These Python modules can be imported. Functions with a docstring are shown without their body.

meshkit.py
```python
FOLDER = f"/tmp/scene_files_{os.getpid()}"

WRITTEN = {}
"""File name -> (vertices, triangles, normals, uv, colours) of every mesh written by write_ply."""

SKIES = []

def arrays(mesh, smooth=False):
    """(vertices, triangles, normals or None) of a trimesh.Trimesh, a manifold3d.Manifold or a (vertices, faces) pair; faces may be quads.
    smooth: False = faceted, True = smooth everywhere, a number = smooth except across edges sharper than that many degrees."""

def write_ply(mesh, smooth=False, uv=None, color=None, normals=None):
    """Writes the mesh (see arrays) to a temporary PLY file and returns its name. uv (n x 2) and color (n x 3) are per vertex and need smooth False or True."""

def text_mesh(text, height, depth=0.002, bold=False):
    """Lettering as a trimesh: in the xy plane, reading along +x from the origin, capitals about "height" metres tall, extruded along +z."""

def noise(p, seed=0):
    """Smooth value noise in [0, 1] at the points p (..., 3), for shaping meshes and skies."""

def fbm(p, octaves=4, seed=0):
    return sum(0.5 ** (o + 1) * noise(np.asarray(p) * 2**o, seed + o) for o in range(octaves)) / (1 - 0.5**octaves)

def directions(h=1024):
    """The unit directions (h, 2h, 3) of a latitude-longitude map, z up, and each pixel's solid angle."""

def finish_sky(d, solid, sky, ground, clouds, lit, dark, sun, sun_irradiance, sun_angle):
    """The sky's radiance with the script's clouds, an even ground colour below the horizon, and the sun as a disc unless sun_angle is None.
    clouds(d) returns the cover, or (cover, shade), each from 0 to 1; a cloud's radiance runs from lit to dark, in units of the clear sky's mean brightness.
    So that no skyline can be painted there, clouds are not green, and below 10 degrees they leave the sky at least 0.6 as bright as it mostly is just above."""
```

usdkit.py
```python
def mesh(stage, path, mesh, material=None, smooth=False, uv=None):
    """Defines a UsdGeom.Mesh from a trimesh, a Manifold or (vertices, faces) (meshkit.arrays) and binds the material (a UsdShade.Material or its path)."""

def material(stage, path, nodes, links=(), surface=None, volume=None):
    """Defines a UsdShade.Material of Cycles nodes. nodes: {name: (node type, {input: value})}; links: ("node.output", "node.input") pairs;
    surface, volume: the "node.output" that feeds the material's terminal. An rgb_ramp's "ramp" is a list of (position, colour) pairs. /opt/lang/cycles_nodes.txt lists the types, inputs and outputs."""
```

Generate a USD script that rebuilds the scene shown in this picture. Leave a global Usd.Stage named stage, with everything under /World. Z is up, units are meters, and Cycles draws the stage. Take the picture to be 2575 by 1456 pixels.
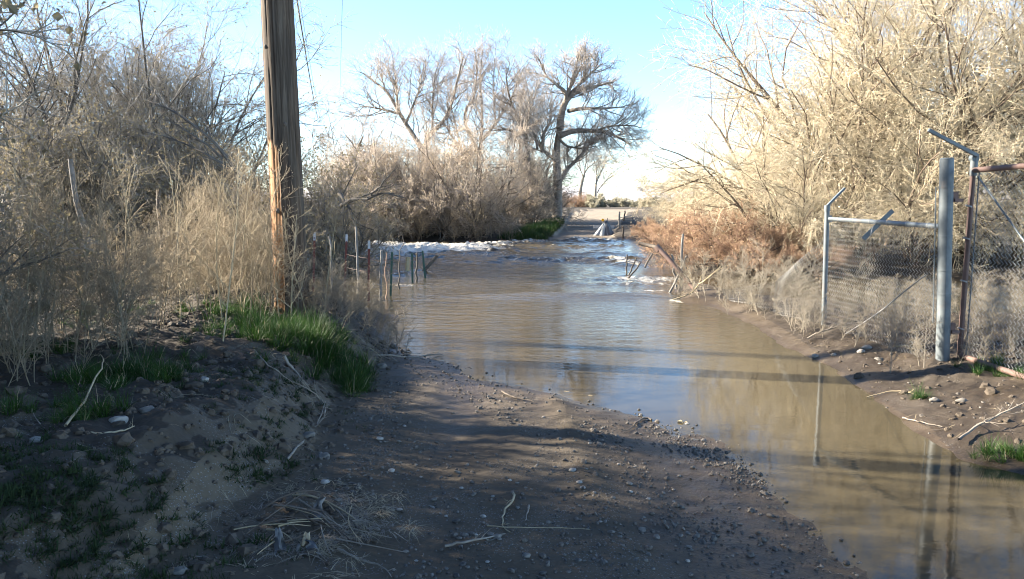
import math, random
import numpy as np, trimesh, usdkit, meshkit
from scipy.ndimage import distance_transform_edt, map_coordinates, gaussian_filter
from shapely.geometry import Polygon, Point
from shapely import contains_xy
from pxr import Usd, UsdGeom, UsdLux, UsdShade, Sdf, Gf, Vt

stage = Usd.Stage.CreateInMemory()
UsdGeom.SetStageUpAxis(stage, 'Z')
UsdGeom.SetStageMetersPerUnit(stage, 1.0)
WORLD = UsdGeom.Xform.Define(stage, '/World')
LOOKS = UsdGeom.Scope.Define(stage, '/World/Looks')

# ------------------------------------------------------------------ camera, sky, sun
FPX, PITCH, EYE = 2005.0, math.radians(6.3), np.array([0, 0, 1.65])
EXPOSURE = 2.95
SUN_ELEV, SUN_AZ = math.radians(27), math.radians(-76)      # azimuth from +Y towards +X
SUN_INT, SKY_INT = 1.25, 0.05

cam = UsdGeom.Camera.Define(stage, '/World/camera')
cam.CreateHorizontalApertureAttr(36.0)
cam.CreateFocalLengthAttr(36.0 * FPX / 2575.0)
cam.CreateClippingRangeAttr(Gf.Vec2f(0.05, 20000))
cam.CreateExposureAttr(EXPOSURE)
cam.AddTranslateOp().Set(Gf.Vec3d(*map(float, EYE)))
cam.AddRotateXOp().Set(90.0 - math.degrees(PITCH))

sun_dir = np.array([math.cos(SUN_ELEV) * math.sin(SUN_AZ), math.cos(SUN_ELEV) * math.cos(SUN_AZ), math.sin(SUN_ELEV)])
sun = UsdLux.DistantLight.Define(stage, '/World/sun')
sun.CreateIntensityAttr(SUN_INT)
sun.CreateAngleAttr(0.5)
sun.CreateNormalizeAttr(True)
sun.CreateColorAttr(Gf.Vec3f(1.0, 0.91, 0.77))
zc = Gf.Vec3d(*map(float, sun_dir))
rot = Gf.Rotation(Gf.Vec3d(0, 0, 1), zc)
sun.AddTransformOp().Set(Gf.Matrix4d().SetRotate(rot))

usdkit.material(stage, '/World/Looks/sky_look', {
    'sky': ('sky_texture', dict(sky_type='single_scattering', sun_disc=False, sun_elevation=SUN_ELEV, sun_rotation=SUN_AZ,
                                altitude=700.0, air_density=1.0, aerosol_density=0.05, ozone_density=4.0)),
    'bg': ('background_shader', dict(strength=SKY_INT)),
}, [('sky.color', 'bg.color')], surface='bg.background')
dome = UsdLux.DomeLight.Define(stage, '/World/sky')
UsdShade.MaterialBindingAPI.Apply(dome.GetPrim()).Bind(UsdShade.Material.Get(stage, '/World/Looks/sky_look'))
dome.GetPrim().SetCustomDataByKey('kind', 'structure')

# ------------------------------------------------------------------ placing: a direction seen from the eye, met with a height or a distance
_f = np.array([0, math.cos(PITCH), -math.sin(PITCH)])
_r = np.array([1.0, 0, 0])
_u = np.cross(_r, _f)

def ray(px, py):
    return _f + (px - 1287.5) / FPX * _r + (728.0 - py) / FPX * _u

def G(px, py, z=0.0):
    d = ray(px, py)
    return EYE + d * ((z - EYE[2]) / d[2])

def A(px, py, Y):
    d = ray(px, py)
    return EYE + d * (Y / d[1])

# ------------------------------------------------------------------ bookkeeping
_count = {}

def numbered(path):
    k = _count.get(path, 0)
    _count[path] = k + 1
    return path if k == 0 else f'{path}_{k:03d}'

def key(p, **kw):
    for k, v in kw.items():
        if v:
            p.SetCustomDataByKey(k, v)
    return p

def thing(name, label, cat, loc=(0, 0, 0), rz=0.0, s=1.0, group=None):
    x = UsdGeom.Xform.Define(stage, numbered('/World/' + name))
    x.AddTranslateOp().Set(Gf.Vec3d(*map(float, loc)))
    x.AddRotateZOp().Set(float(rz))
    sc = (s, s, s) if np.ndim(s) == 0 else s
    x.AddScaleOp().Set(Gf.Vec3f(*map(float, sc)))
    return key(x.GetPrim(), label=label, category=cat, group=group)

def copy(root, label, loc, rz=0.0, s=1.0, group=None):
    was = root.GetCustomData()
    name = root.GetName()
    r = thing(name if not name[-3:].isdigit() else name[:-4], label, was['category'], loc, rz, s, group or was.get('group'))
    r.GetReferences().AddInternalReference(root.GetPath())
    r.SetInstanceable(True)
    return r

def part(name, mesh, mat, parent, smooth=False, **kw):
    p = usdkit.mesh(stage, numbered(f'{parent.GetPath()}/{name}'), mesh, M[mat], smooth=smooth).GetPrim()
    return key(p, **kw)

def solo(name, mesh, mat, label=None, cat=None, smooth=False, group=None, kind=None):
    p = usdkit.mesh(stage, numbered('/World/' + name), mesh, M[mat], smooth=smooth).GetPrim()
    return key(p, label=label, category=cat, group=group, kind=kind)

def primvar(prim, name, values):
    UsdGeom.PrimvarsAPI(prim).CreatePrimvar(name, Sdf.ValueTypeNames.FloatArray, 'vertex').Set(Vt.FloatArray.FromNumpy(np.asarray(values, np.float32)))

# ------------------------------------------------------------------ materials
M = {}

def twig_mat(name, c1, c2, rough=0.8, scale=6.0, per_object=0.0, translucent=0.0, k=0.78):
    c1, c2 = tuple(k * c for c in c1), tuple(k * c for c in c2)
    nodes = {'geo': ('geometry', {}),
             'n': ('noise_texture', dict(scale=scale, detail=4.0, roughness=0.6)),
             'r': ('rgb_ramp', {'ramp': [(0.3, c1), (0.7, c2)]}),
             'p': ('principled_bsdf', dict(roughness=rough, specular_ior_level=0.25))}
    links = [('geo.position', 'n.vector'), ('n.fac', 'r.fac'), ('r.color', 'p.base_color')]
    out = 'p.BSDF'
    if translucent:
        nodes['t'] = ('translucent_bsdf', {})
        nodes['m'] = ('mix_closure', dict(fac=translucent))
        links += [('r.color', 't.color'), ('p.BSDF', 'm.closure1'), ('t.BSDF', 'm.closure2')]
        out = 'm.closure'
    M[name] = usdkit.material(stage, '/World/Looks/' + name, nodes, links, surface=out)

twig_mat('olive_bark', (0.085, 0.062, 0.045), (0.17, 0.125, 0.088))
twig_mat('olive_twig', (0.30, 0.245, 0.16), (0.50, 0.42, 0.285), k=0.9)
twig_mat('olive_leaf', (0.42, 0.37, 0.262), (0.65, 0.585, 0.445), translucent=0.35, k=0.9)
twig_mat('red_twig', (0.26, 0.15, 0.10), (0.40, 0.26, 0.17))
twig_mat('red_leaf', (0.40, 0.27, 0.16), (0.54, 0.40, 0.25), translucent=0.3)
twig_mat('cottonwood_bark', (0.13, 0.107, 0.087), (0.27, 0.23, 0.185), scale=4.0)
twig_mat('cottonwood_twig', (0.24, 0.20, 0.165), (0.40, 0.345, 0.29), k=0.95)
twig_mat('thicket_bark', (0.09, 0.07, 0.055), (0.16, 0.125, 0.095))
twig_mat('thicket_twig', (0.27, 0.22, 0.175), (0.44, 0.365, 0.285), k=0.95)
twig_mat('thicket_leaf', (0.32, 0.255, 0.17), (0.48, 0.39, 0.26), translucent=0.3, k=0.95)
twig_mat('left_bark', (0.065, 0.055, 0.045), (0.14, 0.12, 0.10))
twig_mat('left_twig', (0.21, 0.18, 0.145), (0.34, 0.295, 0.235), k=0.8)
twig_mat('left_leaf', (0.26, 0.21, 0.12), (0.36, 0.30, 0.18), translucent=0.3)
twig_mat('weed_stem', (0.26, 0.21, 0.14), (0.42, 0.345, 0.235), translucent=0.12)
twig_mat('weed_fluff', (0.20, 0.16, 0.11), (0.33, 0.27, 0.19), translucent=0.3)
twig_mat('grey_weed', (0.20, 0.175, 0.135), (0.34, 0.30, 0.235), translucent=0.1)
twig_mat('dead_stick', (0.15, 0.125, 0.10), (0.29, 0.25, 0.20), scale=18)
twig_mat('dark_stick', (0.07, 0.055, 0.045), (0.13, 0.105, 0.08), scale=18)
twig_mat('straw', (0.26, 0.205, 0.125), (0.40, 0.33, 0.21), scale=14)
twig_mat('sage', (0.30, 0.28, 0.21), (0.44, 0.40, 0.29), translucent=0.2, k=1.0)
twig_mat('green_blade', (0.018, 0.055, 0.009), (0.052, 0.115, 0.017), scale=3, translucent=0.3, rough=0.5)
twig_mat('clod', (0.036, 0.027, 0.019), (0.09, 0.07, 0.05), scale=20)
twig_mat('low_growth', (0.020, 0.040, 0.014), (0.05, 0.075, 0.025), translucent=0.2)
twig_mat('grey_wood', (0.11, 0.10, 0.09), (0.24, 0.22, 0.195), scale=20)
twig_mat('tan_wood', (0.30, 0.22, 0.12), (0.46, 0.36, 0.21), scale=20)
twig_mat('red_paint', (0.085, 0.026, 0.02), (0.14, 0.045, 0.034), scale=30)
twig_mat('green_paint', (0.025, 0.055, 0.04), (0.05, 0.09, 0.065), scale=30)
twig_mat('white_paint', (0.30, 0.30, 0.30), (0.42, 0.42, 0.42), scale=30)
twig_mat('stone', (0.09, 0.082, 0.07), (0.19, 0.172, 0.15), scale=25)
twig_mat('pale_stone', (0.20, 0.18, 0.155), (0.36, 0.33, 0.285), scale=25)
twig_mat('gravel_look', (0.04, 0.035, 0.03), (0.14, 0.12, 0.10), scale=60)
twig_mat('dark_gravel', (0.035, 0.032, 0.03), (0.09, 0.08, 0.07), scale=60)
twig_mat('plastic_scrap', (0.07, 0.07, 0.07), (0.12, 0.12, 0.12), scale=12, rough=0.5)
twig_mat('tarp_grey', (0.22, 0.24, 0.25), (0.38, 0.40, 0.40), scale=5, rough=0.55)
twig_mat('tarp_dark', (0.05, 0.055, 0.065), (0.13, 0.14, 0.15), scale=5, rough=0.5)
twig_mat('rope', (0.45, 0.34, 0.16), (0.5, 0.4, 0.2), scale=12)
M['lamp_yellow'] = usdkit.material(stage, '/World/Looks/lamp_yellow', {'p': ('principled_bsdf', dict(base_color=(0.75, 0.36, 0.02), roughness=0.25))}, surface='p.BSDF')
M['cable_black'] = usdkit.material(stage, '/World/Looks/cable_black', {'p': ('principled_bsdf', dict(base_color=(0.05, 0.055, 0.06), roughness=0.5))}, surface='p.BSDF')

def metal_mat(name, c1, c2, rough, metallic, rust=None, scale=7.0, thr=(0.55, 0.7)):
    nodes = {'geo': ('geometry', {}),
             'n': ('noise_texture', dict(scale=scale, detail=5.0, roughness=0.65)),
             'r': ('rgb_ramp', {'ramp': [(0.3, c1), (0.7, c2)]}),
             'b': ('bump', dict(strength=0.25, distance=0.004)),
             'p': ('principled_bsdf', dict(roughness=rough, metallic=metallic))}
    links = [('geo.position', 'n.vector'), ('n.fac', 'r.fac'), ('r.color', 'p.base_color'), ('n.fac', 'b.height'), ('b.normal', 'p.normal')]
    if rust:
        nodes['n2'] = ('noise_texture', dict(scale=scale * 0.6, detail=6.0, roughness=0.7))
        nodes['r2'] = ('rgb_ramp', {'ramp': [(thr[0], (0, 0, 0)), (thr[1], (1, 1, 1))]})
        nodes['mx'] = ('mix_color', dict(b=rust))
        links = [l for l in links if l != ('r.color', 'p.base_color')]
        links += [('geo.position', 'n2.vector'), ('n2.fac', 'r2.fac'), ('r2.color', 'mx.fac'), ('r.color', 'mx.a'), ('mx.result', 'p.base_color')]
    M[name] = usdkit.material(stage, '/World/Looks/' + name, nodes, links, surface='p.BSDF')

metal_mat('galvanised', (0.060, 0.072, 0.078), (0.115, 0.13, 0.135), 0.55, 0.2, rust=(0.11, 0.095, 0.085))
metal_mat('rusty_pipe', (0.06, 0.034, 0.027), (0.12, 0.07, 0.054), 0.75, 0.0, rust=(0.15, 0.12, 0.105), thr=(0.58, 0.72))
metal_mat('chain_wire', (0.16, 0.16, 0.155), (0.26, 0.26, 0.25), 0.5, 0.4, rust=(0.17, 0.12, 0.09))

# wood of the utility pole: long vertical grain, grey weathering, tan where the surface has split away
M['pole_wood'] = usdkit.material(stage, '/World/Looks/pole_wood', {
    'tc': ('texture_coordinate', {}),
    'mp': ('mapping', dict(scale=(26, 26, 1.3))),
    'n': ('noise_texture', dict(scale=1.0, detail=7.0, roughness=0.68, distortion=0.3)),
    'mp2': ('mapping', dict(scale=(7, 7, 0.5))),
    'n2': ('noise_texture', dict(scale=1.0, detail=4.0, roughness=0.55)),
    'mp3': ('mapping', dict(scale=(5, 5, 0.35), location=(3.1, 1.7, 0.4))),
    'n3': ('noise_texture', dict(scale=1.0, detail=5.0, roughness=0.6, distortion=0.5)),
    'grey': ('rgb_ramp', {'ramp': [(0.30, (0.012, 0.009, 0.007)), (0.48, (0.052, 0.038, 0.027)), (0.70, (0.115, 0.090, 0.068))]}),
    'tan': ('rgb_ramp', {'ramp': [(0.28, (0.055, 0.028, 0.013)), (0.46, (0.20, 0.105, 0.05)), (0.7, (0.33, 0.20, 0.105))]}),
    'tar': ('rgb_ramp', {'ramp': [(0.60, (0, 0, 0)), (0.68, (1, 1, 1))]}),
    'warm': ('rgb_ramp', {'ramp': [(0.45, (0, 0, 0)), (0.7, (0.22, 0.22, 0.22))]}),
    'at': ('attribute', dict(attribute='peel')),
    'mxf': ('math', dict(math_type='maximum')),
    'mx': ('mix_color', {}),
    'tarm': ('attribute', dict(attribute='tar')),
    'tf': ('math', dict(math_type='multiply')),
    'mx2': ('mix_color', dict(b=(0.022, 0.018, 0.016))),
    'b': ('bump', dict(strength=0.7, distance=0.012)),
    'p': ('principled_bsdf', dict(roughness=0.85, specular_ior_level=0.2)),
}, [('tc.object', 'mp.vector'), ('mp.vector', 'n.vector'), ('tc.object', 'mp2.vector'), ('mp2.vector', 'n2.vector'), ('tc.object', 'mp3.vector'), ('mp3.vector', 'n3.vector'),
    ('n.fac', 'grey.fac'), ('n.fac', 'tan.fac'), ('n2.fac', 'warm.fac'), ('at.fac', 'mxf.value1'), ('warm.color', 'mxf.value2'), ('mxf.value', 'mx.fac'),
    ('grey.color', 'mx.a'), ('tan.color', 'mx.b'), ('n3.fac', 'tar.fac'), ('tar.color', 'tf.value1'), ('tarm.fac', 'tf.value2'), ('tf.value', 'mx2.fac'), ('mx.result', 'mx2.a'),
    ('mx2.result', 'p.base_color'), ('n.fac', 'b.height'), ('b.normal', 'p.normal')], surface='p.BSDF')

# earth: dry bank soil, packed gravel road and the wet margin of the flood
def earth(name, lo, hi, wet, peb):
    return usdkit.material(stage, '/World/Looks/' + name, {
        'geo': ('geometry', {}),
        'n1': ('noise_texture', dict(scale=1.7, detail=6.0, roughness=0.6)),
        'n2': ('noise_texture', dict(scale=38.0, detail=4.0, roughness=0.65)),
        'v': ('voronoi_texture', dict(scale=70.0, randomness=1.0)),
        'add': ('math', dict(math_type='multiply_add', value2=0.45)),
        'r': ('rgb_ramp', {'ramp': [(0.45, lo), (0.85, hi)]}),
        'vr': ('rgb_ramp', {'ramp': [(0.0, (1, 1, 1)), (0.35, (0, 0, 0))]}),
        'vcol': ('hsv', dict(saturation=0.12, value=0.28)),
        'vthin': ('math', dict(math_type='greater_than', value2=0.52)),
        'vm': ('math', dict(math_type='multiply')),
        'vf': ('math', dict(math_type='multiply', value2=peb)),
        'pm': ('mix_color', {}),
        'wet': ('attribute', dict(attribute='wet')),
        'wc': ('mix_color', dict(blend_type='multiply', b=wet)),
        'rg': ('map_range', dict(from_min=0.0, from_max=1.0, to_min=0.95, to_max=0.33)),
        'ba': ('math', dict(math_type='multiply_add', value2=0.6)),
        'b': ('bump', dict(strength=0.65, distance=0.012)),
        'p': ('principled_bsdf', dict(specular_ior_level=0.3)),
    }, [('geo.position', 'n1.vector'), ('geo.position', 'n2.vector'), ('geo.position', 'v.vector'),
        ('n2.fac', 'add.value1'), ('n1.fac', 'add.value3'), ('add.value', 'r.fac'), ('v.distance', 'vr.fac'), ('v.color', 'vcol.color'), ('n1.fac', 'vthin.value1'),
        ('vr.color', 'vm.value1'), ('vthin.value', 'vm.value2'), ('vm.value', 'vf.value1'),
        ('r.color', 'pm.a'), ('vcol.color', 'pm.b'), ('vf.value', 'pm.fac'), ('pm.result', 'wc.a'), ('wet.fac', 'wc.fac'), ('wc.result', 'p.base_color'),
        ('wet.fac', 'rg.value'), ('rg.result', 'p.roughness'), ('vm.value', 'ba.value1'), ('n2.fac', 'ba.value3'), ('ba.value', 'b.height'), ('b.normal', 'p.normal')], surface='p.BSDF')

M['road_earth'] = earth('road_earth', (0.037, 0.0275, 0.0175), (0.078, 0.060, 0.039), (0.62, 0.58, 0.55), 0.8)
M['dry_road_earth'] = earth('dry_road_earth', (0.105, 0.086, 0.063), (0.185, 0.153, 0.115), (0.6, 0.56, 0.52), 0.5)
M['bank_earth'] = earth('bank_earth', (0.021, 0.016, 0.011), (0.047, 0.037, 0.026), (0.72, 0.67, 0.62), 0.5)

# muddy flood water, foam where the vertex primvar says
M['flood_water'] = usdkit.material(stage, '/World/Looks/flood_water', {
    'geo': ('geometry', {}),
    'sep': ('separate_xyz', {}),
    'amt': ('map_range', dict(from_min=7.5, from_max=17.0, to_min=0.02, to_max=0.7, clamp=True)),
    'mp': ('mapping', dict(scale=(1.0, 1.9, 1.0))),
    'n': ('noise_texture', dict(scale=3.2, detail=4.0, roughness=0.55, distortion=0.5)),
    'n1': ('noise_texture', dict(scale=0.55, detail=3.0, roughness=0.5)),
    'mud': ('rgb_ramp', {'ramp': [(0.3, (0.031, 0.025, 0.0145)), (0.7, (0.046, 0.0375, 0.0225))]}),
    'b': ('bump', dict(distance=0.05)),
    'foam': ('attribute', dict(attribute='foam')),
    'fmp': ('mapping', dict(scale=(1.0, 0.42, 1.0))),
    'fn': ('noise_texture', dict(scale=4.5, detail=6.0, roughness=0.72, distortion=0.6)),
    'fs': ('math', dict(math_type='add')),
    'fr': ('rgb_ramp', {'ramp': [(0.93, (0, 0, 0)), (1.08, (1, 1, 1))]}),
    'fm': ('map_range', dict(from_min=0.95, from_max=1.20, to_min=0.0, to_max=1.0, clamp=True)),
    'w': ('principled_bsdf', dict(roughness=0.045, ior=1.33)),
    'f': ('principled_bsdf', dict(base_color=(0.50, 0.465, 0.395), roughness=0.6)),
    'm': ('mix_closure', {}),
}, [('geo.position', 'sep.vector'), ('sep.y', 'amt.value'), ('geo.position', 'mp.vector'), ('mp.vector', 'n.vector'), ('geo.position', 'n1.vector'), ('n1.fac', 'mud.fac'),
    ('amt.result', 'b.strength'), ('n.fac', 'b.height'), ('mud.color', 'w.base_color'), ('b.normal', 'w.normal'), ('b.normal', 'f.normal'),
    ('geo.position', 'fmp.vector'), ('fmp.vector', 'fn.vector'), ('fn.fac', 'fs.value1'), ('foam.fac', 'fs.value2'), ('fs.value', 'fm.value'), ('fm.result', 'm.fac'),
    ('w.BSDF', 'm.closure1'), ('f.BSDF', 'm.closure2')], surface='m.closure')
M['hill_look'] = usdkit.material(stage, '/World/Looks/hill_look', {'p': ('principled_bsdf', dict(base_color=(0.30, 0.30, 0.31), roughness=0.95))}, surface='p.BSDF')

# ------------------------------------------------------------------ land and water
def xy(*pts):
    return [tuple(G(px, py, 0.0)[:2]) for px, py in pts]

near_shore = xy((1000, 790), (978, 822), (990, 860), (1012, 890), (1130, 913), (1190, 935), (1260, 962), (1400, 992), (1500, 1022), (1640, 1042), (1720, 1064),
                (1800, 1100), (1870, 1150), (1930, 1230), (2000, 1295), (2080, 1360), (2200, 1470))
land_near = Polygon([(-60, 12.4), (-9, 12.6), (-5, 12.2), (-3.2, 11.6)] + near_shore + [(2.6, 1.2), (2.6, -8), (-60, -8)])
land_right = Polygon(xy((2575, 1192), (2500, 1178), (2420, 1160), (2370, 1130), (2280, 1070), (2200, 1000), (2140, 962), (2090, 918), (2030, 897), (1960, 868), (1905, 820),
                        (1830, 792), (1780, 768), (1720, 762), (1690, 745), (1700, 722), (1740, 705), (1800, 722), (1900, 745)) + [(6.5, 11.4), (12, 11.2), (40, 11.2), (60, 10), (60, -8), (3.6, -8), (3.5, 2.5)])
land_olive = Polygon(xy((1572, 602), (1620, 632), (1690, 676), (1760, 693), (2000, 697), (2300, 702), (2575, 715)) + [(40, 17), (60, 20), (60, 90), (6, 90)])
land_far = Polygon([(-70, 38), (-25, 37)] + xy((870, 610), (960, 611), (1060, 610), (1180, 611), (1290, 607), (1390, 602), (1480, 604), (1500, 601), (1540, 606), (1575, 602)) + [(60, 40), (60, 200), (-70, 200)])
land_left = Polygon([(-70, 18.5), (-20, 18.2), (-9, 18.8), (-7.0, 20.0), (-7.5, 24), (-10, 30), (-16, 36), (-25, 37), (-70, 38)])

CELL, X0, Y0 = 0.06, -60.0, -8.0
gx, gy = np.arange(X0, 60, CELL), np.arange(Y0, 130, CELL)
GX, GY = np.meshgrid(gx, gy)
land = np.zeros(GX.shape, bool)
for poly in (land_near, land_right, land_olive, land_far, land_left):
    land |= contains_xy(poly.buffer(0), GX, GY)
SD = (distance_transform_edt(land) - distance_transform_edt(~land)) * CELL
SD = gaussian_filter(SD, 1.2)

def signed(x, y):
    return map_coordinates(SD, [(np.asarray(y) - Y0) / CELL, (np.asarray(x) - X0) / CELL], order=1, mode='nearest')

def sstep(x, a, b):
    t = np.clip((x - a) / (b - a), 0, 1)
    return t * t * (3 - 2 * t)

def n2(x, y, s, seed, o=4):
    return meshkit.fbm(np.stack([x * s, y * s, np.zeros_like(x) + seed * 7.3], -1), o, seed) - 0.5

ROAD = [(0.5, -8, 2.1), (0.5, 2, 2.1), (0.6, 8, 2.6), (1.0, 14, 2.8), (1.9, 26, 2.4), (3.2, 36, 1.35), (4.85, 48, 1.65), (6.4, 58, 2.0), (9.0, 64, 2.4), (16, 67, 2.6), (60, 70, 3)]
road_x, road_y, road_w = (np.array(c) for c in zip(*ROAD))

def road_mask(x, y):
    c, w = np.interp(y, road_y, road_x), np.interp(y, road_y, road_w)
    m = 1 - sstep(np.abs(x - c), w - 0.2, w + 0.25)
    cross = (1 - sstep(np.abs(y - 66 - 0.06 * x), 2.0, 2.8)) * sstep(x, -40, -30)
    return np.where(y > 62, np.maximum(m * (y < 66), cross), np.maximum(m, cross))

def terr(x, y):
    x, y = np.asarray(x, float), np.asarray(y, float)
    sd = signed(x, y)
    nx = n2(x, y, 0.9, 3)
    wob = sd + 0.22 * n2(x, y, 1.6, 9) * np.exp(-np.abs(sd) / 0.8)
    near = sstep(y, 13.5, 11.0)
    # near road slopes very gently; the banks step up
    gentle = np.clip(wob, -9, 9)
    h_road = np.where(gentle > 0, 0.022 * sstep(gentle, 0.0, 0.35) + 0.040 * np.minimum(gentle, 2.6), 0.10 * np.maximum(gentle, -6))
    left_bank = sstep(-x + 0.10 * np.sin(y * 1.7) + 0.35 * n2(x, y, 0.8, 5), 1.26, 1.95) * 0.36 + sstep(-x, 2.1, 3.2) * 0.06
    left_bank = left_bank * sstep(gentle, 0.0, 0.75)
    lumps = (n2(x, y, 2.2, 11) * 0.17 + n2(x, y, 6.0, 13) * 0.12 + n2(x, y, 14.0, 14) * 0.065) * sstep(-x, 1.15, 1.9) * sstep(gentle, 0.0, 0.6)
    h_near = h_road + left_bank * sstep(y, 13, 10) + lumps
    h_right = np.where(gentle > 0, 0.20 * (1 - np.exp(-gentle / 0.8)) + 0.03 * np.minimum(gentle, 3), 0.10 * np.maximum(gentle, -6)) + (n2(x, y, 2.0, 17) * 0.10 + n2(x, y, 7, 19) * 0.06 + n2(x, y, 15, 20) * 0.035) * sstep(gentle, 0.0, 0.5)
    is_r = sstep(x, 2.3, 3.1) * sstep(y, 1.0, 2.5)
    h_n = h_near * (1 - is_r) + h_right * is_r
    h_far = np.where(gentle > 0, 0.35 * (1 - np.exp(-gentle / 1.5)), 0.12 * np.maximum(gentle, -6)) + n2(x, y, 0.5, 21) * 0.25 * sstep(gentle, 0, 2)
    rise = 0.75 * sstep(y, 36, 66)
    h_far = h_far + rise * sstep(gentle, 0, 3)
    rm = road_mask(x, y)
    road_far = 0.06 + 0.92 * sstep(y, 35.5, 66) - 0.3 * sstep(-gentle, 0, 1)
    h_far = np.where(y > 33, h_far * (1 - rm) + np.minimum(road_far, np.where(gentle > 0, 9, h_far)) * rm, h_far)
    h = h_n * near + h_far * (1 - near)
    ridge = 0.022 * np.exp(-((x - 0.27 - (8.2 - y) * 0.05) / 0.10) ** 2) * (0.4 + 1.2 * meshkit.noise(np.stack([x * 0, y * 2.2, x * 0], -1))) * sstep(y, 8.5, 6.5)
    fine = ridge + n2(x, y, 12, 23, 3) * 0.022 + n2(x, y, 3.0, 25, 3) * 0.02 * (1 - 0.5 * rm) * sstep(gentle, 0.1, 1.2)
    # wheel ruts and the loose ridge between them
    rut = -0.026 * np.exp(-((x - 0.95 - 0.03 * y) / 0.28) ** 2) - 0.026 * np.exp(-((x + 0.55 - 0.02 * y) / 0.26) ** 2)
    h = h + (fine + rut * sstep(y, 9, 7)) * sstep(gentle, -0.2, 0.3)
    h = h + 0.06 * np.exp(-((x + 1.02) / 0.2) ** 2 - ((y - 3.72) / 0.2) ** 2) * (0.5 + meshkit.noise(np.stack([x * 9, y * 9, x * 0], -1)))
    return np.where(y > 125, 0.9 + 0.3 * n2(x, y, 0.05, 2), h)

def tz(x, y):
    return float(terr(np.array([x]), np.array([y]))[0])

def axis(a, b, step, lo, hi, grow=1.09):
    mid = list(np.arange(a, b + 1e-9, step))
    left, right, s, v = [], [], step, a
    while v > lo:
        s *= grow; v -= s; left.append(v)
    s, v = step, mid[-1]
    while v < hi:
        s *= grow; v += s; right.append(v)
    return np.array(left[::-1] + mid + right)

tx = axis(-4.4, 5.4, 0.027, -4000, 4000)
ty = axis(2.2, 10.5, 0.027, -60, 5000, 1.035)
TX, TY = np.meshgrid(tx, ty)
TZ = terr(TX, TY)
V = np.stack([TX, TY, TZ], -1).reshape(-1, 3)
ny_, nx_ = TX.shape
I = np.arange(ny_ * nx_).reshape(ny_, nx_)
quads = np.stack([I[:-1, :-1], I[:-1, 1:], I[1:, 1:], I[1:, :-1]], -1).reshape(-1, 4)
sdv = signed(V[:, 0], V[:, 1])
wetv = np.clip(1.15 - np.clip(V[:, 2] + 0.02 * n2(V[:, 0], V[:, 1], 3, 31), 0, 1) / 0.07, 0, 1)
wetv = np.where(V[:, 2] < 0.005, 1, wetv)
wetv = np.maximum(wetv, sstep(V[:, 0], 2.2, 3.0) * sstep(-V[:, 0], -6.5, -5.0) * sstep(V[:, 1], 16, 13) * np.clip(0.75 + 1.2 * n2(V[:, 0], V[:, 1], 1.3, 35), 0, 1))
cen = V[quads].mean(1)
is_road = road_mask(cen[:, 0], cen[:, 1]) + 0.25 * n2(cen[:, 0], cen[:, 1], 2.5, 33) > 0.5
is_road &= cen[:, 0] > -1.6

def submesh(q):
    used, inv = np.unique(q, return_inverse=True)
    return V[used], inv.reshape(-1, 4), used

far_part = cen[:, 1] > 30
for name, mask, mat in (('ground', ~is_road, 'bank_earth'), ('dirt_road', is_road & ~far_part, 'road_earth'), ('far_dirt_road', is_road & far_part, 'dry_road_earth')):
    v, q, used = submesh(quads[mask])
    p = solo(name, (v, q), mat, kind='structure', smooth=True)
    primvar(p, 'wet', wetv[used])

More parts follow.
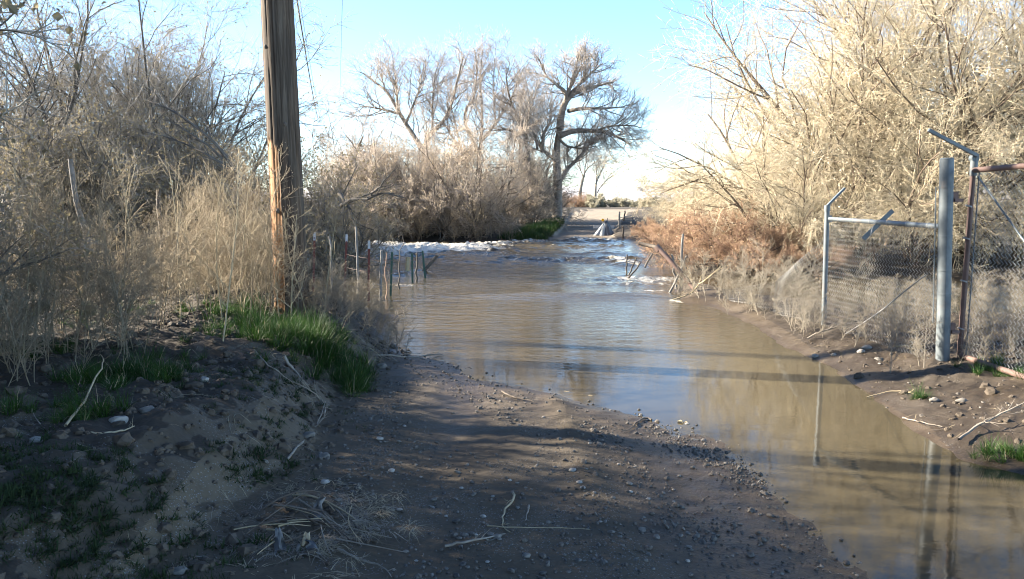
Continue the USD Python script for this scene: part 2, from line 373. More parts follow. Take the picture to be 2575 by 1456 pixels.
# water sheet
wx = axis(-7.5, 8.5, 0.07, -58, 58, 1.12)
wy = np.concatenate([np.arange(0.5, 9, 0.12), axis(9, 37, 0.07, 8.99, 38, 1.1)[1:]])
WX, WY = np.meshgrid(wx, wy)
sdw = signed(WX, WY)
rough = sstep(WY, 9.5, 16) * sstep(-sdw, 0.1, 1.2)
amp = 0.012 * rough + 0.055 * sstep(WY, 17, 26) * rough
wz = amp * 2.2 * (n2(WX * 0.55 + 2 * n2(WX, WY, 0.3, 44), WY, 1.1, 41, 4) + 0.45 * n2(WX * 0.6, WY, 4.0, 43, 3))

def blob(px, py, rx, ry):
    c = G(px, py)
    return np.exp(-(((WX - c[0]) / rx) ** 2 + ((WY - c[1]) / ry) ** 2))

def band(p0, p1, w, soft=1.0):
    a, b = G(*p0)[:2], G(*p1)[:2]
    d = b - a
    t = np.clip(((WX - a[0]) * d[0] + (WY - a[1]) * d[1]) / (d @ d), 0, 1)
    return np.exp(-(((WX - a[0] - t * d[0]) ** 2 + (WY - a[1] - t * d[1]) ** 2) / w ** 2) ** soft)

foam = np.zeros_like(WX)
for p0, p1, w, k in [((940, 622), (1090, 624), 2.4, 0.86), ((1000, 637), (1130, 627), 2.5, 0.84), ((1110, 622), (1230, 617), 1.8, 0.62), ((1210, 615), (1340, 610), 1.3, 0.55),
                     ((940, 640), (1090, 642), 0.8, 0.66), ((1350, 608), (1460, 608), 0.7, 0.42), ((1450, 606), (1530, 607), 0.9, 0.62),
                     ((1330, 622), (1560, 620), 0.9, 0.36), ((1240, 630), (1330, 632), 0.8, 0.38), ((1300, 655), (1590, 652), 0.7, 0.42), ((1540, 650), (1590, 665), 0.6, 0.55),
                     ((1590, 702), (1680, 704), 0.9, 0.55), ((1530, 712), (1690, 716), 0.6, 0.45), ((1380, 714), (1530, 712), 0.35, 0.36), ((1610, 735), (1660, 730), 0.3, 0.45),
                     ((1700, 757), (1772, 764), 0.3, 0.55), ((1010, 692), (1045, 684), 0.4, 0.52), ((950, 716), (1030, 718), 0.4, 0.42), ((1310, 748), (1600, 745), 0.4, 0.30),
                     ((1020, 722), (1120, 716), 0.3, 0.35), ((1150, 660), (1400, 662), 0.5, 0.33)]:
    foam = np.maximum(foam, k * band(p0, p1, w))
lump = n2(WX, WY, 3.2, 51, 4)
wz = wz + foam * (0.12 + 0.75 * lump) * sstep(-sdw, 0.0, 0.6) * sstep(WY, 10, 24)
wz += 0.16 * blob(1215, 648, 1.6, 1.1) - 0.08 * blob(1240, 636, 1.8, 0.8) + 0.10 * blob(1500, 640, 2.0, 0.9) - 0.06 * blob(1440, 660, 2.5, 0.8)
wz += 0.05 * blob(1600, 745, 1.2, 0.5) + 0.05 * blob(1350, 742, 1.5, 0.5)
crest = np.clip((wz - 0.05) / 0.06, 0, 1) * sstep(WY, 12, 18)
foam = np.maximum(foam, 0.42 * crest)
WV = np.stack([WX, WY, wz], -1).reshape(-1, 3)
nyw, nxw = WX.shape
I = np.arange(nyw * nxw).reshape(nyw, nxw)
wq = np.stack([I[:-1, :-1], I[:-1, 1:], I[1:, 1:], I[1:, :-1]], -1).reshape(-1, 4)
wt = terr(WX, WY).ravel()
keep = (wt[wq].min(1) < 0.16)
used, inv = np.unique(wq[keep], return_inverse=True)
p = solo('flood_water', (WV[used], inv.reshape(-1, 4)), 'flood_water', kind='structure', smooth=True)
primvar(p, 'foam', foam.ravel()[used])

# low hills on the horizon
hx = np.linspace(-3200, 3200, 160)
hv, hf = [], []
for i, x in enumerate(hx):
    top = 26 + 55 * (meshkit.fbm(np.array([[x * 0.0016, 0.3, 0.1]]), 5, 61)[0]) * (0.6 + 0.4 * math.sin(x * 0.0011 + 1))
    hv += [(x, 2900, -2), (x, 3150, top), (x, 3700, -2)]
for i in range(len(hx) - 1):
    a = 3 * i
    hf += [(a, a + 3, a + 4, a + 1), (a + 1, a + 4, a + 5, a + 2)]
solo('hills', (np.array(hv, float), np.array(hf)), 'hill_look', kind='structure', smooth=True)

# ------------------------------------------------------------------ branches
def unit(v):
    return v / np.maximum(np.linalg.norm(v, axis=-1, keepdims=True), 1e-9)

def tubes(P, R, sides=3):
    """Many polylines (N, K, 3) with radii (N, K) as closed tapering tubes."""
    P, R = np.asarray(P, float), np.asarray(R, float)
    N, K, _ = P.shape
    t = unit(np.gradient(P, axis=1))
    mean = unit(P[:, -1] - P[:, 0])
    ref = np.where(np.abs(mean[:, 2:]) < 0.8, [[0, 0, 1.0]], [[1.0, 0.0, 0]])[:, None, :]
    a = unit(np.cross(t, np.broadcast_to(ref, t.shape)))
    b = np.cross(t, a)
    ang = np.arange(sides) / sides * 2 * np.pi
    ring = P[:, :, None] + R[:, :, None, None] * (np.cos(ang)[None, None, :, None] * a[:, :, None] + np.sin(ang)[None, None, :, None] * b[:, :, None])
    V = ring.reshape(-1, 3)
    base = (np.arange(N) * K * sides)[:, None, None] + (np.arange(K - 1) * sides)[None, :, None]
    i, j = np.arange(sides)[None, None], ((np.arange(sides) + 1) % sides)[None, None]
    q = np.stack([base + i, base + j, base + sides + j, base + sides + i], -1).reshape(-1, 4)
    f = np.vstack([q[:, [0, 1, 2]], q[:, [0, 2, 3]]])
    if sides > 3:
        caps = np.arange(1, sides - 1)
        top = (np.arange(N) * K * sides + (K - 1) * sides)[:, None]
        f = np.vstack([f, np.stack([top + 0 * caps, top + caps, top + caps + 1], -1).reshape(-1, 3)])
    return V, f

def cones(P, R):
    """Finest twigs: a three-sided base, a bend and a point."""
    N = len(P)
    t = unit(P[:, -1] - P[:, 0])
    ref = np.where(np.abs(t[:, 2:]) < 0.8, [[0, 0, 1.0]], [[1.0, 0.0, 0]])
    a = unit(np.cross(t, ref)); b = np.cross(t, a)
    ang = np.arange(3) / 3 * 2 * np.pi
    off = np.cos(ang)[None, :, None] * a[:, None] + np.sin(ang)[None, :, None] * b[:, None]
    V = np.concatenate([P[:, 0][:, None] + off * R[:, :1, None], P[:, 1][:, None] + off * R[:, 1:2, None], P[:, 2][:, None]], 1).reshape(-1, 3)
    f0 = []
    for i in range(3):
        j = (i + 1) % 3
        f0 += [(i, j, 3 + j), (i, 3 + j, 3 + i), (3 + i, 3 + j, 6)]
    f = (np.arange(N) * 7)[:, None, None] + np.array(f0)[None]
    return V, f.reshape(-1, 3)

def merge(*ms):
    vs, fs, n = [], [], 0
    for v, f in ms:
        if len(v):
            vs.append(v); fs.append(np.asarray(f) + n); n += len(v)
    return np.vstack(vs), np.vstack(fs)

def grow(start, direction, length, radius, K, rng, curl=0.15, up=0.0, tip=0.25, drift=None):
    """Polylines from start points (N, 3): wandering, drawn up (or down) by `up`."""
    N = len(start)
    P = np.zeros((N, K, 3)); P[:, 0] = start
    d = unit(direction)
    step = (np.asarray(length) / (K - 1))[:, None]
    for k in range(1, K):
        d = d + rng.normal(0, curl, (N, 3))
        d[:, 2] += up
        if drift is not None:
            d = d + drift
        d = unit(d)
        P[:, k] = P[:, k - 1] + d * step
    R = np.asarray(radius)[:, None] * np.linspace(1, tip, K)[None]
    return P, R

def spawn(P, R, n, t0, t1, ang, length, K, rng, curl=0.15, up=0.0, rmax=None, rmin=0.002, tip=0.3, lvar=0.35, taper=0.55, drift=None):
    """n children on every parent polyline between t0 and t1, leaving at ang degrees."""
    N, K0, _ = P.shape
    t = t0 + (t1 - t0) * (np.arange(n)[None] + rng.random((N, n))) / n
    x = t * (K0 - 1)
    i = np.minimum(x.astype(int), K0 - 2)
    fr = (x - i)[..., None]
    row = np.arange(N)[:, None]
    s = P[row, i] * (1 - fr) + P[row, i + 1] * fr
    tan = unit(P[row, i + 1] - P[row, i])
    r = R[row, i] * (1 - fr[..., 0]) + R[row, i + 1] * fr[..., 0]
    rnd = rng.normal(0, 1, tan.shape)
    side = unit(rnd - (rnd * tan).sum(-1, keepdims=True) * tan)
    a = np.radians(ang * rng.uniform(0.65, 1.3, t.shape))[..., None]
    d = np.cos(a) * tan + np.sin(a) * side
    L = np.broadcast_to(length, t.shape) * (1 - taper * t) * rng.uniform(1 - lvar, 1 + lvar, t.shape)
    r0 = np.clip(r * 0.65, rmin, rmax if rmax else 9)
    return grow(s.reshape(-1, 3), d.reshape(-1, 3), L.ravel(), r0.ravel(), K, rng, curl, up, tip, drift)

def leaves(P, n, size, rng, spread=0.05, aspect=2.2):
    """Small folded dry leaves along twigs: two triangles each, bent on the midrib."""
    N, K, _ = P.shape
    x = rng.random((N, n)) * (K - 1)
    i = np.minimum(x.astype(int), K - 2); fr = (x - i)[..., None]
    row = np.arange(N)[:, None]
    c = (P[row, i] * (1 - fr) + P[row, i + 1] * fr + rng.normal(0, spread, (N, n, 3))).reshape(-1, 3)
    d = unit(rng.normal(0, 1, c.shape)); e = unit(np.cross(d, rng.normal(0, 1, c.shape))); g = np.cross(d, e)
    s = (size * rng.uniform(0.6, 1.4, len(c)))[:, None]
    v = np.stack([c, c + d * s + g * s * 0.1, c + d * s * 0.5 + e * s / aspect + g * s * 0.25, c + d * s * 0.5 - e * s / aspect + g * s * 0.25], 1).reshape(-1, 3)
    b = (np.arange(len(c)) * 4)[:, None]
    return v, np.concatenate([b + [0, 1, 2], b + [0, 3, 1]], 0)

def smooth_line(pts, K):
    pts = np.asarray(pts, float)
    s = np.concatenate([[0], np.cumsum(np.linalg.norm(np.diff(pts, axis=0), axis=1))])
    u = np.linspace(0, s[-1], K)
    from scipy.interpolate import PchipInterpolator
    return np.stack([PchipInterpolator(s, pts[:, k])(u) for k in range(3)], 1)

def rod(a, b, r, sides=10, r2=None):
    P = np.array([[a, b]], float); R = np.array([[r, r if r2 is None else r2]])
    v, f = tubes(P, R, sides)
    n = len(v)
    caps = [(0, i + 1, i) for i in range(1, sides - 1)]
    return v, np.vstack([f, np.array(caps)])

def bent(pts, r, sides=8, K=None, r2=None):
    P = smooth_line(pts, K or max(4, 3 * len(pts)))
    R = np.linspace(r, r if r2 is None else r2, len(P))
    return tubes(P[None], R[None], sides)

def box(size, centre=(0, 0, 0), rz=0.0, rx=0.0, ry=0.0, bevel=None):
    m = trimesh.creation.box(size)
    for ang, ax in ((rx, [1, 0, 0]), (ry, [0, 1, 0]), (rz, [0, 0, 1])):
        if ang:
            m.apply_transform(trimesh.transformations.rotation_matrix(ang, ax))
    m.apply_translation(centre)
    return np.array(m.vertices), np.array(m.faces)

# ------------------------------------------------------------------ utility pole and power lines
def build_pole():
    base = G(737, 806, 0.36); base[2] = tz(base[0], base[1]) - 0.15
    top = A(697, 0, base[1] + 0.05)
    d = unit(top - (base + [0, 0, 0.15]))
    Hh = 10.5
    rng = np.random.default_rng(5)
    K, S = 200, 120
    z = np.linspace(0, Hh, K); a = np.arange(S) / S * 2 * np.pi
    Z, Aa = np.meshgrid(z, a, indexing='ij')
    r = 0.182 - 0.004 * Z
    pts = np.stack([np.cos(Aa) * 3, np.sin(Aa) * 3, Z * 0.5], -1)
    r = r + 0.010 * (meshkit.fbm(pts, 3, 71) - 0.5)
    r = r - 0.010 * sstep(meshkit.fbm(np.stack([np.cos(Aa) * 9, np.sin(Aa) * 9, Z * 0.35], -1), 3, 73), 0.63, 0.69)
    # the strip on the sunny side where the outer wood has come away, from about 2.9 m down
    mid = math.radians(222) + 0.12 * np.sin(Z * 1.3)
    wid = 0.66 * sstep(-Z, -2.05, -1.85) + 0.12 * (meshkit.fbm(np.stack([Z * 2.3, Z * 0, Z * 0], -1), 3, 75) - 0.5)
    dist = np.abs((Aa - mid + np.pi) % (2 * np.pi) - np.pi)
    peel = sstep(-dist, -wid - 0.02, -wid + 0.05) * (Z < 2.05)
    r = r - 0.014 * peel
    r = r + 0.03 * np.exp(-Z / 0.25)
    tar = sstep(-np.abs((Aa - math.radians(320) + np.pi) % (2 * np.pi) - np.pi), -0.75, -0.25) * sstep(-Z, -4.4, -2.6)
    Vp = np.stack([r * np.cos(Aa), r * np.sin(Aa), Z], -1)
    Vp[..., :2] += d[:2] / d[2] * Z[..., None]
    Vp = Vp.reshape(-1, 3)
    I = np.arange(K * S).reshape(K, S)
    J = np.roll(I, -1, axis=1)
    q = np.stack([I[:-1], J[:-1], J[1:], I[1:]], -1).reshape(-1, 4)
    o = thing('utility_pole', 'tall brown weathered wooden utility pole with a peeled tan strip, standing in the green grass', 'utility pole', base)
    p = part('shaft', (Vp, q), 'pole_wood', o, smooth=True)
    primvar(p, 'peel', peel.ravel()); primvar(p, 'tar', np.clip(tar.ravel() + 0.25, 0, 1))
    for zz, az in ((3.55, 285), (4.55, 300), (2.15, 292), (2.95, 230), (1.25, 250), (5.0, 255), (3.9, 242)):
        rr = 0.182 - 0.004 * zz
        c = np.array([math.cos(math.radians(az)), math.sin(math.radians(az)), 0])
        m = trimesh.creation.icosphere(2, 0.022)
        m.apply_scale([1, 1, 1.25])
        m.apply_translation(c * (rr - 0.010) + [0, 0, zz] + np.array([*(d[:2] / d[2] * zz), 0]))
        part('knot', (np.array(m.vertices), np.array(m.faces)), 'dark_stick', o, smooth=True)
    arm_z = Hh - 0.7
    c = np.array([*(d[:2] / d[2] * arm_z), arm_z])
    part('cross_arm', box((2.4, 0.11, 0.13), c + [0, -0.20, 0]), 'grey_wood', o)
    tops = []
    for k, dx in enumerate((-1.05, -0.45, 1.05)):
        m = trimesh.creation.revolve(np.array([(0, 0), (0.035, 0), (0.05, 0.04), (0.03, 0.06), (0.055, 0.10), (0.03, 0.14), (0, 0.15)]), sections=12)
        m.apply_translation(c + [dx, -0.20, 0.065])
        part('insulator', (np.array(m.vertices), np.array(m.faces)), 'galvanised', o, smooth=True)
        tops.append(base + c + [dx, -0.20, 0.20])
    return base, tops

pole_base, wire_tops = build_pole()
for k, (px, tag_, r) in enumerate(((800, 'left, thickest of the three overhead wires, just right of the wooden pole', 0.034), (806, 'thin middle overhead wire of three above the wooden pole', 0.012), (852, 'thin right overhead wire of three in the open sky', 0.010))):
    a = wire_tops[k] if k else wire_tops[1]
    a = wire_tops[(1, 1, 2)[k]] + np.array([0.05 * k, 0, 0.0])
    b = A(px, 300, 85.0)
    t = np.linspace(0, 1, 40)[:, None]
    P = a * (1 - t) + b * t
    P[:, 2] -= 4 * 0.9 * (t * (1 - t))[:, 0]
    solo('power_line', tubes(P[None], np.full((1, 40), r), 6), 'cable_black', f'black {tag_}' if k == 0 else tag_, 'power line', smooth=True)

# ------------------------------------------------------------------ gate, gate post and chain-link fence on the right bank
def chain_link(p0, p1, h0, h1, zb0, zb1, pitch=0.055, r=0.0030, seed=0, sag=0.0):
    """Zigzag wires of a chain-link sheet between two ground points; heights and feet vary along it."""
    p0, p1 = np.asarray(p0, float), np.asarray(p1, float)
    L = np.linalg.norm(p1 - p0); n = max(2, int(L / pitch))
    rows = int(max(h0, h1) / pitch * 2)
    nrm = np.array([-(p1 - p0)[1], (p1 - p0)[0]]) / L
    P, m = [], 0
    for i in range(n):
        for par in (0, 1):
            k = np.arange(rows + 1)
            u = (i + 0.5 * ((k + par) % 2)) / n if par == 0 else (i + 0.5 + 0.5 * ((k + 1) % 2)) / n
            if par:
                continue
            v = k / rows
            P.append((u, v, k))
    u = np.array([p[0] for p in P]); v = np.array([p[1] for p in P])
    # each wire swings from its own column to the next, hooking its neighbour
    k = np.arange(rows + 1)[None]
    u = (np.arange(n)[:, None] + np.where(k % 2 == 0, 0.02, 1.02)) / n
    v = np.broadcast_to(k / rows, u.shape)
    hh = h0 * (1 - u) + h1 * u; zb = zb0 * (1 - u) + zb1 * u
    bulge = 0.03 * (meshkit.fbm(np.stack([u * 4, v * 2, 0 * u + seed], -1), 2, 81) - 0.5) + sag * np.sin(np.pi * v) * np.sin(np.pi * u) + np.where(k % 2 == 0, 0.003, -0.003)
    X = p0[0] + (p1[0] - p0[0]) * u + nrm[0] * bulge
    Y = p0[1] + (p1[1] - p0[1]) * u + nrm[1] * bulge
    return tubes(np.stack([X, Y, zb + hh * v], -1), np.full(u.shape, r), 3)

gp = G(2370, 905, 0.16); gp[2] = tz(gp[0], gp[1])
gtop = A(2381, 400, gp[1])
post_h = gtop[2] - gp[2]
lean = (gtop[:2] - gp[:2])
o = thing('gate_post', 'thick grey steel pipe post at the gate hinge, on the right bank', 'gate post', gp)
axis_p = lambda z: np.array([lean[0] * z / post_h, lean[1] * z / post_h, z])
part('pipe', merge(rod(axis_p(-0.3), axis_p(post_h), 0.060, 28), rod(axis_p(post_h), axis_p(post_h + 0.012), 0.062, 28, 0.05)), 'galvanised', o, smooth=40)
for z in (post_h * 0.86, post_h * 0.62, post_h * 0.45, 0.62):
    part('band', rod(axis_p(z), axis_p(z + 0.012), 0.0635, 28), 'galvanised', o, smooth=40)
for z in (post_h * 0.815, 0.30):
    part('hinge', merge(box((0.05, 0.055, 0.10), axis_p(z) + [0.075, 0, 0]), box((0.075, 0.02, 0.03), axis_p(z) + [0.10, -0.035, -0.03])), 'rusty_pipe', o)
part('tension_bar', rod(axis_p(0.35) + [-0.085, 0.02, 0], axis_p(1.62) + [-0.085, 0.02, 0], 0.006, 8), 'galvanised', o, smooth=40)

gx0 = gp[0] + 0.17
gy0, gy1 = gp[1] + 0.02, gp[1] - 2.25
st_top = A(2408, 395, gy0)[2]
o = thing('swing_gate', 'rusty pipe gate leaf with chain-link mesh, standing open towards the viewer', 'gate', (gx0, gy0, 0))
ztop, zbot = A(2412, 428, gy0)[2], 0.20
part('stile', rod((0, 0, zbot - 0.03), (0.02, 0, ztop + 0.04), 0.024, 14), 'rusty_pipe', o, smooth=40)
part('stile', rod((0.04, gy1 - gy0, zbot - 0.03), (0.06, gy1 - gy0, ztop + 0.04), 0.024, 14), 'rusty_pipe', o, smooth=40)
part('top_rail', rod((0.02, -0.02, ztop), (0.06, gy1 - gy0 + 0.02, ztop + 0.02), 0.025, 14), 'rusty_pipe', o, smooth=40)
part('bottom_rail', rod((0, -0.02, zbot), (0.04, gy1 - gy0 + 0.02, zbot), 0.026, 14), 'rusty_pipe', o, smooth=40)
part('truss_rod', rod((0.05, -0.03, ztop - 0.06), (0.05, gy1 - gy0 + 0.1, zbot + 0.04), 0.008, 8), 'galvanised', o, smooth=40)
part('wire_mesh', chain_link((0.028, -0.03), (0.06, gy1 - gy0 + 0.03), ztop - zbot, ztop - zbot, zbot, zbot, seed=2), 'chain_wire', o, smooth=True, kind='stuff')
part('corner_cap', merge(rod((0.022, 0, ztop - 0.05), (0.024, 0, ztop + 0.14), 0.033, 14), rod((0.02, -0.03, ztop + 0.11), (0.02, 0.03, ztop + 0.11), 0.035, 14)), 'galvanised', o, smooth=40)
arm = A(2343, 326, gy0 - 0.1) - np.array([gx0, gy0, 0])
e = np.array([0.02, 0, ztop + 0.13])
mid_ = (e + arm) / 2; dv = arm - e; ln = np.linalg.norm(dv)
part('barb_arm', box((ln, 0.035, 0.028), mid_, ry=-math.atan2(dv[2], dv[0])), 'galvanised', o)
for z in (0.45, 0.9, 1.3, 1.6):
    part('tie', rod((-0.004, 0, z), (0.0, 0, z + 0.012), 0.031, 12), 'chain_wire', o, smooth=40)
part('gate_bar', rod((0.045, -0.03, zbot), (0.06, -0.03, ztop), 0.006, 8), 'galvanised', o, smooth=40)

lp = G(2072, 820, 0.12); lp[2] = tz(lp[0], lp[1])
lp_top = A(2080, 522, lp[1])
o = thing('chain_link_fence', 'galvanised chain-link fence with top rail and bent barb arm, left of the gate post', 'fence', (lp[0], lp[1], 0))
L0 = np.array([lp[0], lp[1], 0])
rel = lambda q: np.asarray(q, float) - L0
part('line_post', rod((0, 0, lp[2] - 0.3), rel(lp_top), 0.030, 16), 'galvanised', o, smooth=40)
rail_z1, rail_z0 = A(2080, 550, lp[1])[2], A(2360, 570, gp[1])[2]
g0 = np.array([gp[0] - 0.06, gp[1] + 0.01, rail_z0])
part('top_rail', rod(rel((lp[0], lp[1], rail_z1)), rel(g0), 0.024, 16), 'galvanised', o, smooth=40)
part('post_cap', merge(rod(rel(lp_top) - [0, 0, 0.04], rel(lp_top) + [0, 0, 0.03], 0.036, 16), rod(rel((lp[0], lp[1], rail_z1)) - [0, 0, 0.04], rel((lp[0], lp[1], rail_z1)) + [0, 0, 0.04], 0.037, 16)), 'galvanised', o, smooth=40)
arm = rel(A(2124, 473, lp[1])); e = rel(lp_top) + [0, 0, 0.02]; dv = arm - e
part('barb_arm', box((np.linalg.norm(dv), 0.035, 0.025), (arm + e) / 2, ry=-math.atan2(dv[2], dv[0])), 'galvanised', o)
part('wire_mesh', chain_link(rel(lp)[:2], rel(gp)[:2] + [-0.08, 0.02], rail_z1 - 0.10, rail_z0 - 0.12, 0.10, 0.12, seed=1), 'chain_wire', o, smooth=True, kind='stuff')
pts = [rel(A(2330, 690, gp[1] + 0.2)), rel(A(2240, 762, gp[1] + 0.9)), rel(A(2110, 850, gp[1] + 1.7))]
part('brace_cable', bent(pts, 0.007, 6), 'chain_wire', o, smooth=True)
for t in np.linspace(0.12, 0.9, 6):
    c = rel((lp[0], lp[1], rail_z1)) * (1 - t) + rel(g0) * t
    dirr = unit(rel(g0) - rel((lp[0], lp[1], rail_z1)))
    part('tie', rod(c - dirr * 0.006, c + dirr * 0.006, 0.029, 12), 'chain_wire', o, smooth=40)
# the sheet goes on past the post, pressed down by the flood
q1 = G(1945, 792, 0.05); q2 = G(1815, 755, 0.0)
part('wire_mesh', chain_link(rel(lp)[:2], rel(q1)[:2], rail_z1 - 0.25, 0.50, 0.06, 0.02, seed=3, sag=0.15), 'chain_wire', o, smooth=True, kind='stuff', label='slumped part of the mesh')
part('wire_mesh', chain_link(rel(q1)[:2], rel(q2)[:2], 0.50, 0.22, 0.02, -0.05, seed=4, sag=0.15), 'chain_wire', o, smooth=True, kind='stuff', label='flattened end of the mesh in the water')
a, b = A(2166, 600, gp[1] + 1.2), A(2240, 529, gp[1] + 1.2)
dv = b - a
solo('loose_arm', merge(box((np.linalg.norm(dv), 0.024, 0.026), (a + b) / 2 + [0, -0.034, 0], ry=-math.atan2(dv[2], dv[0])), box((np.linalg.norm(dv), 0.004, 0.05), (a + b) / 2 + [0, -0.047, 0], ry=-math.atan2(dv[2], dv[0]))), 'galvanised', 'loose grey metal arm hanging slantwise across the fence rail', 'metal arm')
solo('tie_wire', merge(bent([(a + b) / 2 + q for q in ([-0.06, -0.06, 0.0], [0, -0.055, 0.05], [0.05, 0.02, 0.02], [0.02, 0.05, -0.04], [-0.05, -0.05, -0.02], [-0.08, -0.06, -0.12])], 0.004, 5)), 'chain_wire', 'twist of wire tying the loose metal arm to the fence rail', 'wire', smooth=True)

# collapsed pipe with stakes in the flood right of the crossing
Yp = 14.2
pipe_pts = [A(1607, 612, Yp + 0.4), A(1652, 621, Yp + 0.2), A(1660, 628, Yp + 0.15)]
o = thing('fallen_pipe', 'bent rusty pipe leaning out of the flood beside the right shore', 'pipe', (0, 0, 0))
part('arm', bent([A(1607, 612, Yp + 0.5), A(1630, 617, Yp + 0.4), A(1653, 622, Yp + 0.2)], 0.035, 10), 'dark_stick', o, smooth=40)
part('shaft', bent([A(1653, 622, Yp + 0.2), A(1690, 660, Yp), A(1738, 716, Yp - 0.2), A(1768, 752, Yp - 0.4)], 0.042, 12), 'rusty_pipe', o, smooth=40)
part('coupling', rod(A(1650, 620, Yp + 0.22), A(1659, 629, Yp + 0.18), 0.06, 12), 'rusty_pipe', o, smooth=40)
part('strut', bent([A(1640, 640, Yp), A(1630, 655, Yp - 0.1), A(1622, 672, Yp - 0.2)], 0.018, 8), 'dark_stick', o, smooth=40)

def stake(name, label, cat, top, bottom, Y, r, mat, r2=None, wob=0.01, tip=None, group=None, sink=0.4, kind='round', Ytop=None):
    a, b = A(*bottom, Y), A(*top, Ytop or Y)
    d = unit(b - a)
    rng = np.random.default_rng(int(abs(top[0]) * 7 + Y))
    o = thing(name, label, cat, a, group=group)
    b = b - a
    a0 = -d * sink
    if kind == 'tee':
        L = np.linalg.norm(b - a0)
        m1, m2 = box((r * 2.2, r * 0.5, L)), box((r * 0.5, r * 1.8, L))
        v, f = merge((m1[0] + [0, 0, 0], m1[1]), (m2[0] + [0, r * 1.1, 0], m2[1]))
        v = v + [0, 0, L / 2]
        T = trimesh.geometry.align_vectors([0, 0, 1], d)[:3, :3]
        part('post', (v @ T.T + a0, f), mat, o)
        for k in range(int(L / 0.12)):
            s = box((r * 0.9, r * 0.6, 0.02), (0, -r * 0.5, 0.06 + k * 0.12))
            part('stud', (s[0] @ T.T + a0, s[1]), mat, o)
        if tip:
            n = 0.13
            s = merge((box((r * 2.35, r * 0.62, n))[0], m1[1]), (box((r * 0.62, r * 1.92, n))[0] + [0, r * 1.1, 0], m2[1]))
            part('painted_tip', ((s[0] + [0, 0, L - n / 2 + 0.004]) @ T.T + a0, s[1]), tip, o)
        return o
    K = 9
    t = np.linspace(0, 1, K)[:, None]
    P = a0 + (b - a0) * t + rng.normal(0, wob, (K, 3)) * [1, 1, 0.1]
    R = np.linspace(r, r2 or r * 0.8, K) * rng.uniform(0.92, 1.08, K)
    part('shaft', tubes(P[None], R[None], 9), mat, o, smooth=40)
    if tip:
        part('painted_tip', tubes((P[-2:] + (P[-1] - P[-2]) * 0.02)[None], (R[-2:] * 1.12)[None], 9), tip, o, smooth=40)
    return o

stake('wooden_stake', 'pale thin wooden stake with a white patch, nearest the weeds on the left', 'stake', (897, 570), (899, 745), 12.6, 0.022, 'grey_wood', sink=0.5)
stake('metal_post', 'red metal fence post with a white tip, standing in the flood', 'fence post', (928, 606), (927, 745), 12.8, 0.016, 'red_paint', tip='white_paint', kind='tee')
stake('metal_post', 'half-hidden red metal post with white tip behind the weeds', 'fence post', (872, 590), (866, 735), 13.4, 0.016, 'red_paint', tip='white_paint', kind='tee')
stake('wooden_stake', 'thin grey stake behind the weeds, right of the utility pole', 'stake', (829, 594), (836, 720), 13.4, 0.020, 'grey_wood')
stake('metal_post', 'faint metal post with a pale tip just right of the utility pole', 'fence post', (791, 585), (788, 730), 13.0, 0.016, 'red_paint', tip='white_paint', kind='tee')
stake('wooden_stake', 'dark straight wooden stake right of the red white-tipped post', 'stake', (959, 630), (958, 732), 13.3, 0.026, 'grey_wood', wob=0.006)
stake('sapling', 'reddish forked sapling standing in the flood by the green post', 'sapling', (972, 636), (971, 726), 13.6, 0.017, 'red_twig', r2=0.006, wob=0.02)
stake('metal_post', 'green metal fence post between the sapling and the tall twig', 'fence post', (986, 634), (983, 720), 13.9, 0.016, 'green_paint', kind='tee')
stake('sapling', 'tall thin leafless sapling among the drowned fence posts', 'sapling', (1013, 590), (1009, 703), 15.0, 0.018, 'dark_stick', r2=0.005, wob=0.03)
stake('wooden_board', 'short upright tan board in the flood behind the posts', 'board', (1025, 646), (1025, 670), 18.5, 0.055, 'tan_wood', r2=0.055, wob=0.002)
stake('metal_post', 'short dark metal post second from the end of the drowned fence', 'fence post', (1036, 637), (1037, 690), 16.3, 0.018, 'green_paint', kind='tee')
stake('wooden_stake', 'slightly curved dark stake near the end of the drowned fence', 'stake', (1048, 636), (1047, 688), 16.5, 0.024, 'dark_stick', wob=0.015)
stake('metal_post', 'last leaning metal post with a white tip in the flood', 'fence post', (1061, 616), (1067, 676), 17.2, 0.018, 'green_paint', tip='white_paint', kind='tee')
stake('wooden_board', 'dark board leaning out of the water at the end of the fence', 'board', (1100, 642), (1081, 664), 18.6, 0.04, 'dark_stick', r2=0.04, wob=0.003)
stake('metal_post', 'small red post end showing above the foam', 'fence post', (1181, 606), (1182, 618), 30.0, 0.04, 'red_paint', kind='tee')
stake('wooden_stake', 'pale upright stake in front of the red shrubs on the right', 'stake', (1717, 588), (1714, 680), 14.5, 0.026, 'grey_wood', wob=0.004)
stake('wooden_stake', 'short pale stake left of the tall pale one by the red shrubs', 'stake', (1690, 640), (1694, 672), 14.5, 0.022, 'grey_wood')
stake('wooden_stake', 'short slanting stake crossing the fallen pipe', 'stake', (1727, 644), (1708, 686), 14.3, 0.022, 'grey_wood')
stake('wooden_stake', 'short dark stake farthest left in the white water right of the crossing', 'stake', (1578, 640), (1577, 664), 18.0, 0.02, 'dark_stick')
stake('wooden_stake', 'dark slanting stub second from left in the white water', 'stake', (1600, 648), (1590, 672), 17.5, 0.02, 'dark_stick')
stake('wooden_stake', 'dark slanting stub nearest the bent pipe tip', 'stake', (1613, 660), (1600, 676), 17.0, 0.022, 'dark_stick')
stake('wooden_stake', 'grey fence stake at the right edge of the far road', 'stake', (1558, 532), (1557, 582), 40.0, 0.06, 'grey_wood', wob=0.01)
stake('wooden_stake', 'leaning dark stake behind the far roadside stake', 'stake', (1572, 530), (1569, 556), 46.0, 0.05, 'dark_stick', wob=0.01)
stake('wooden_stake', 'short dark stake at the far water edge by the red shrubs', 'stake', (1566, 570), (1567, 604), 35.0, 0.05, 'dark_stick', wob=0.01)
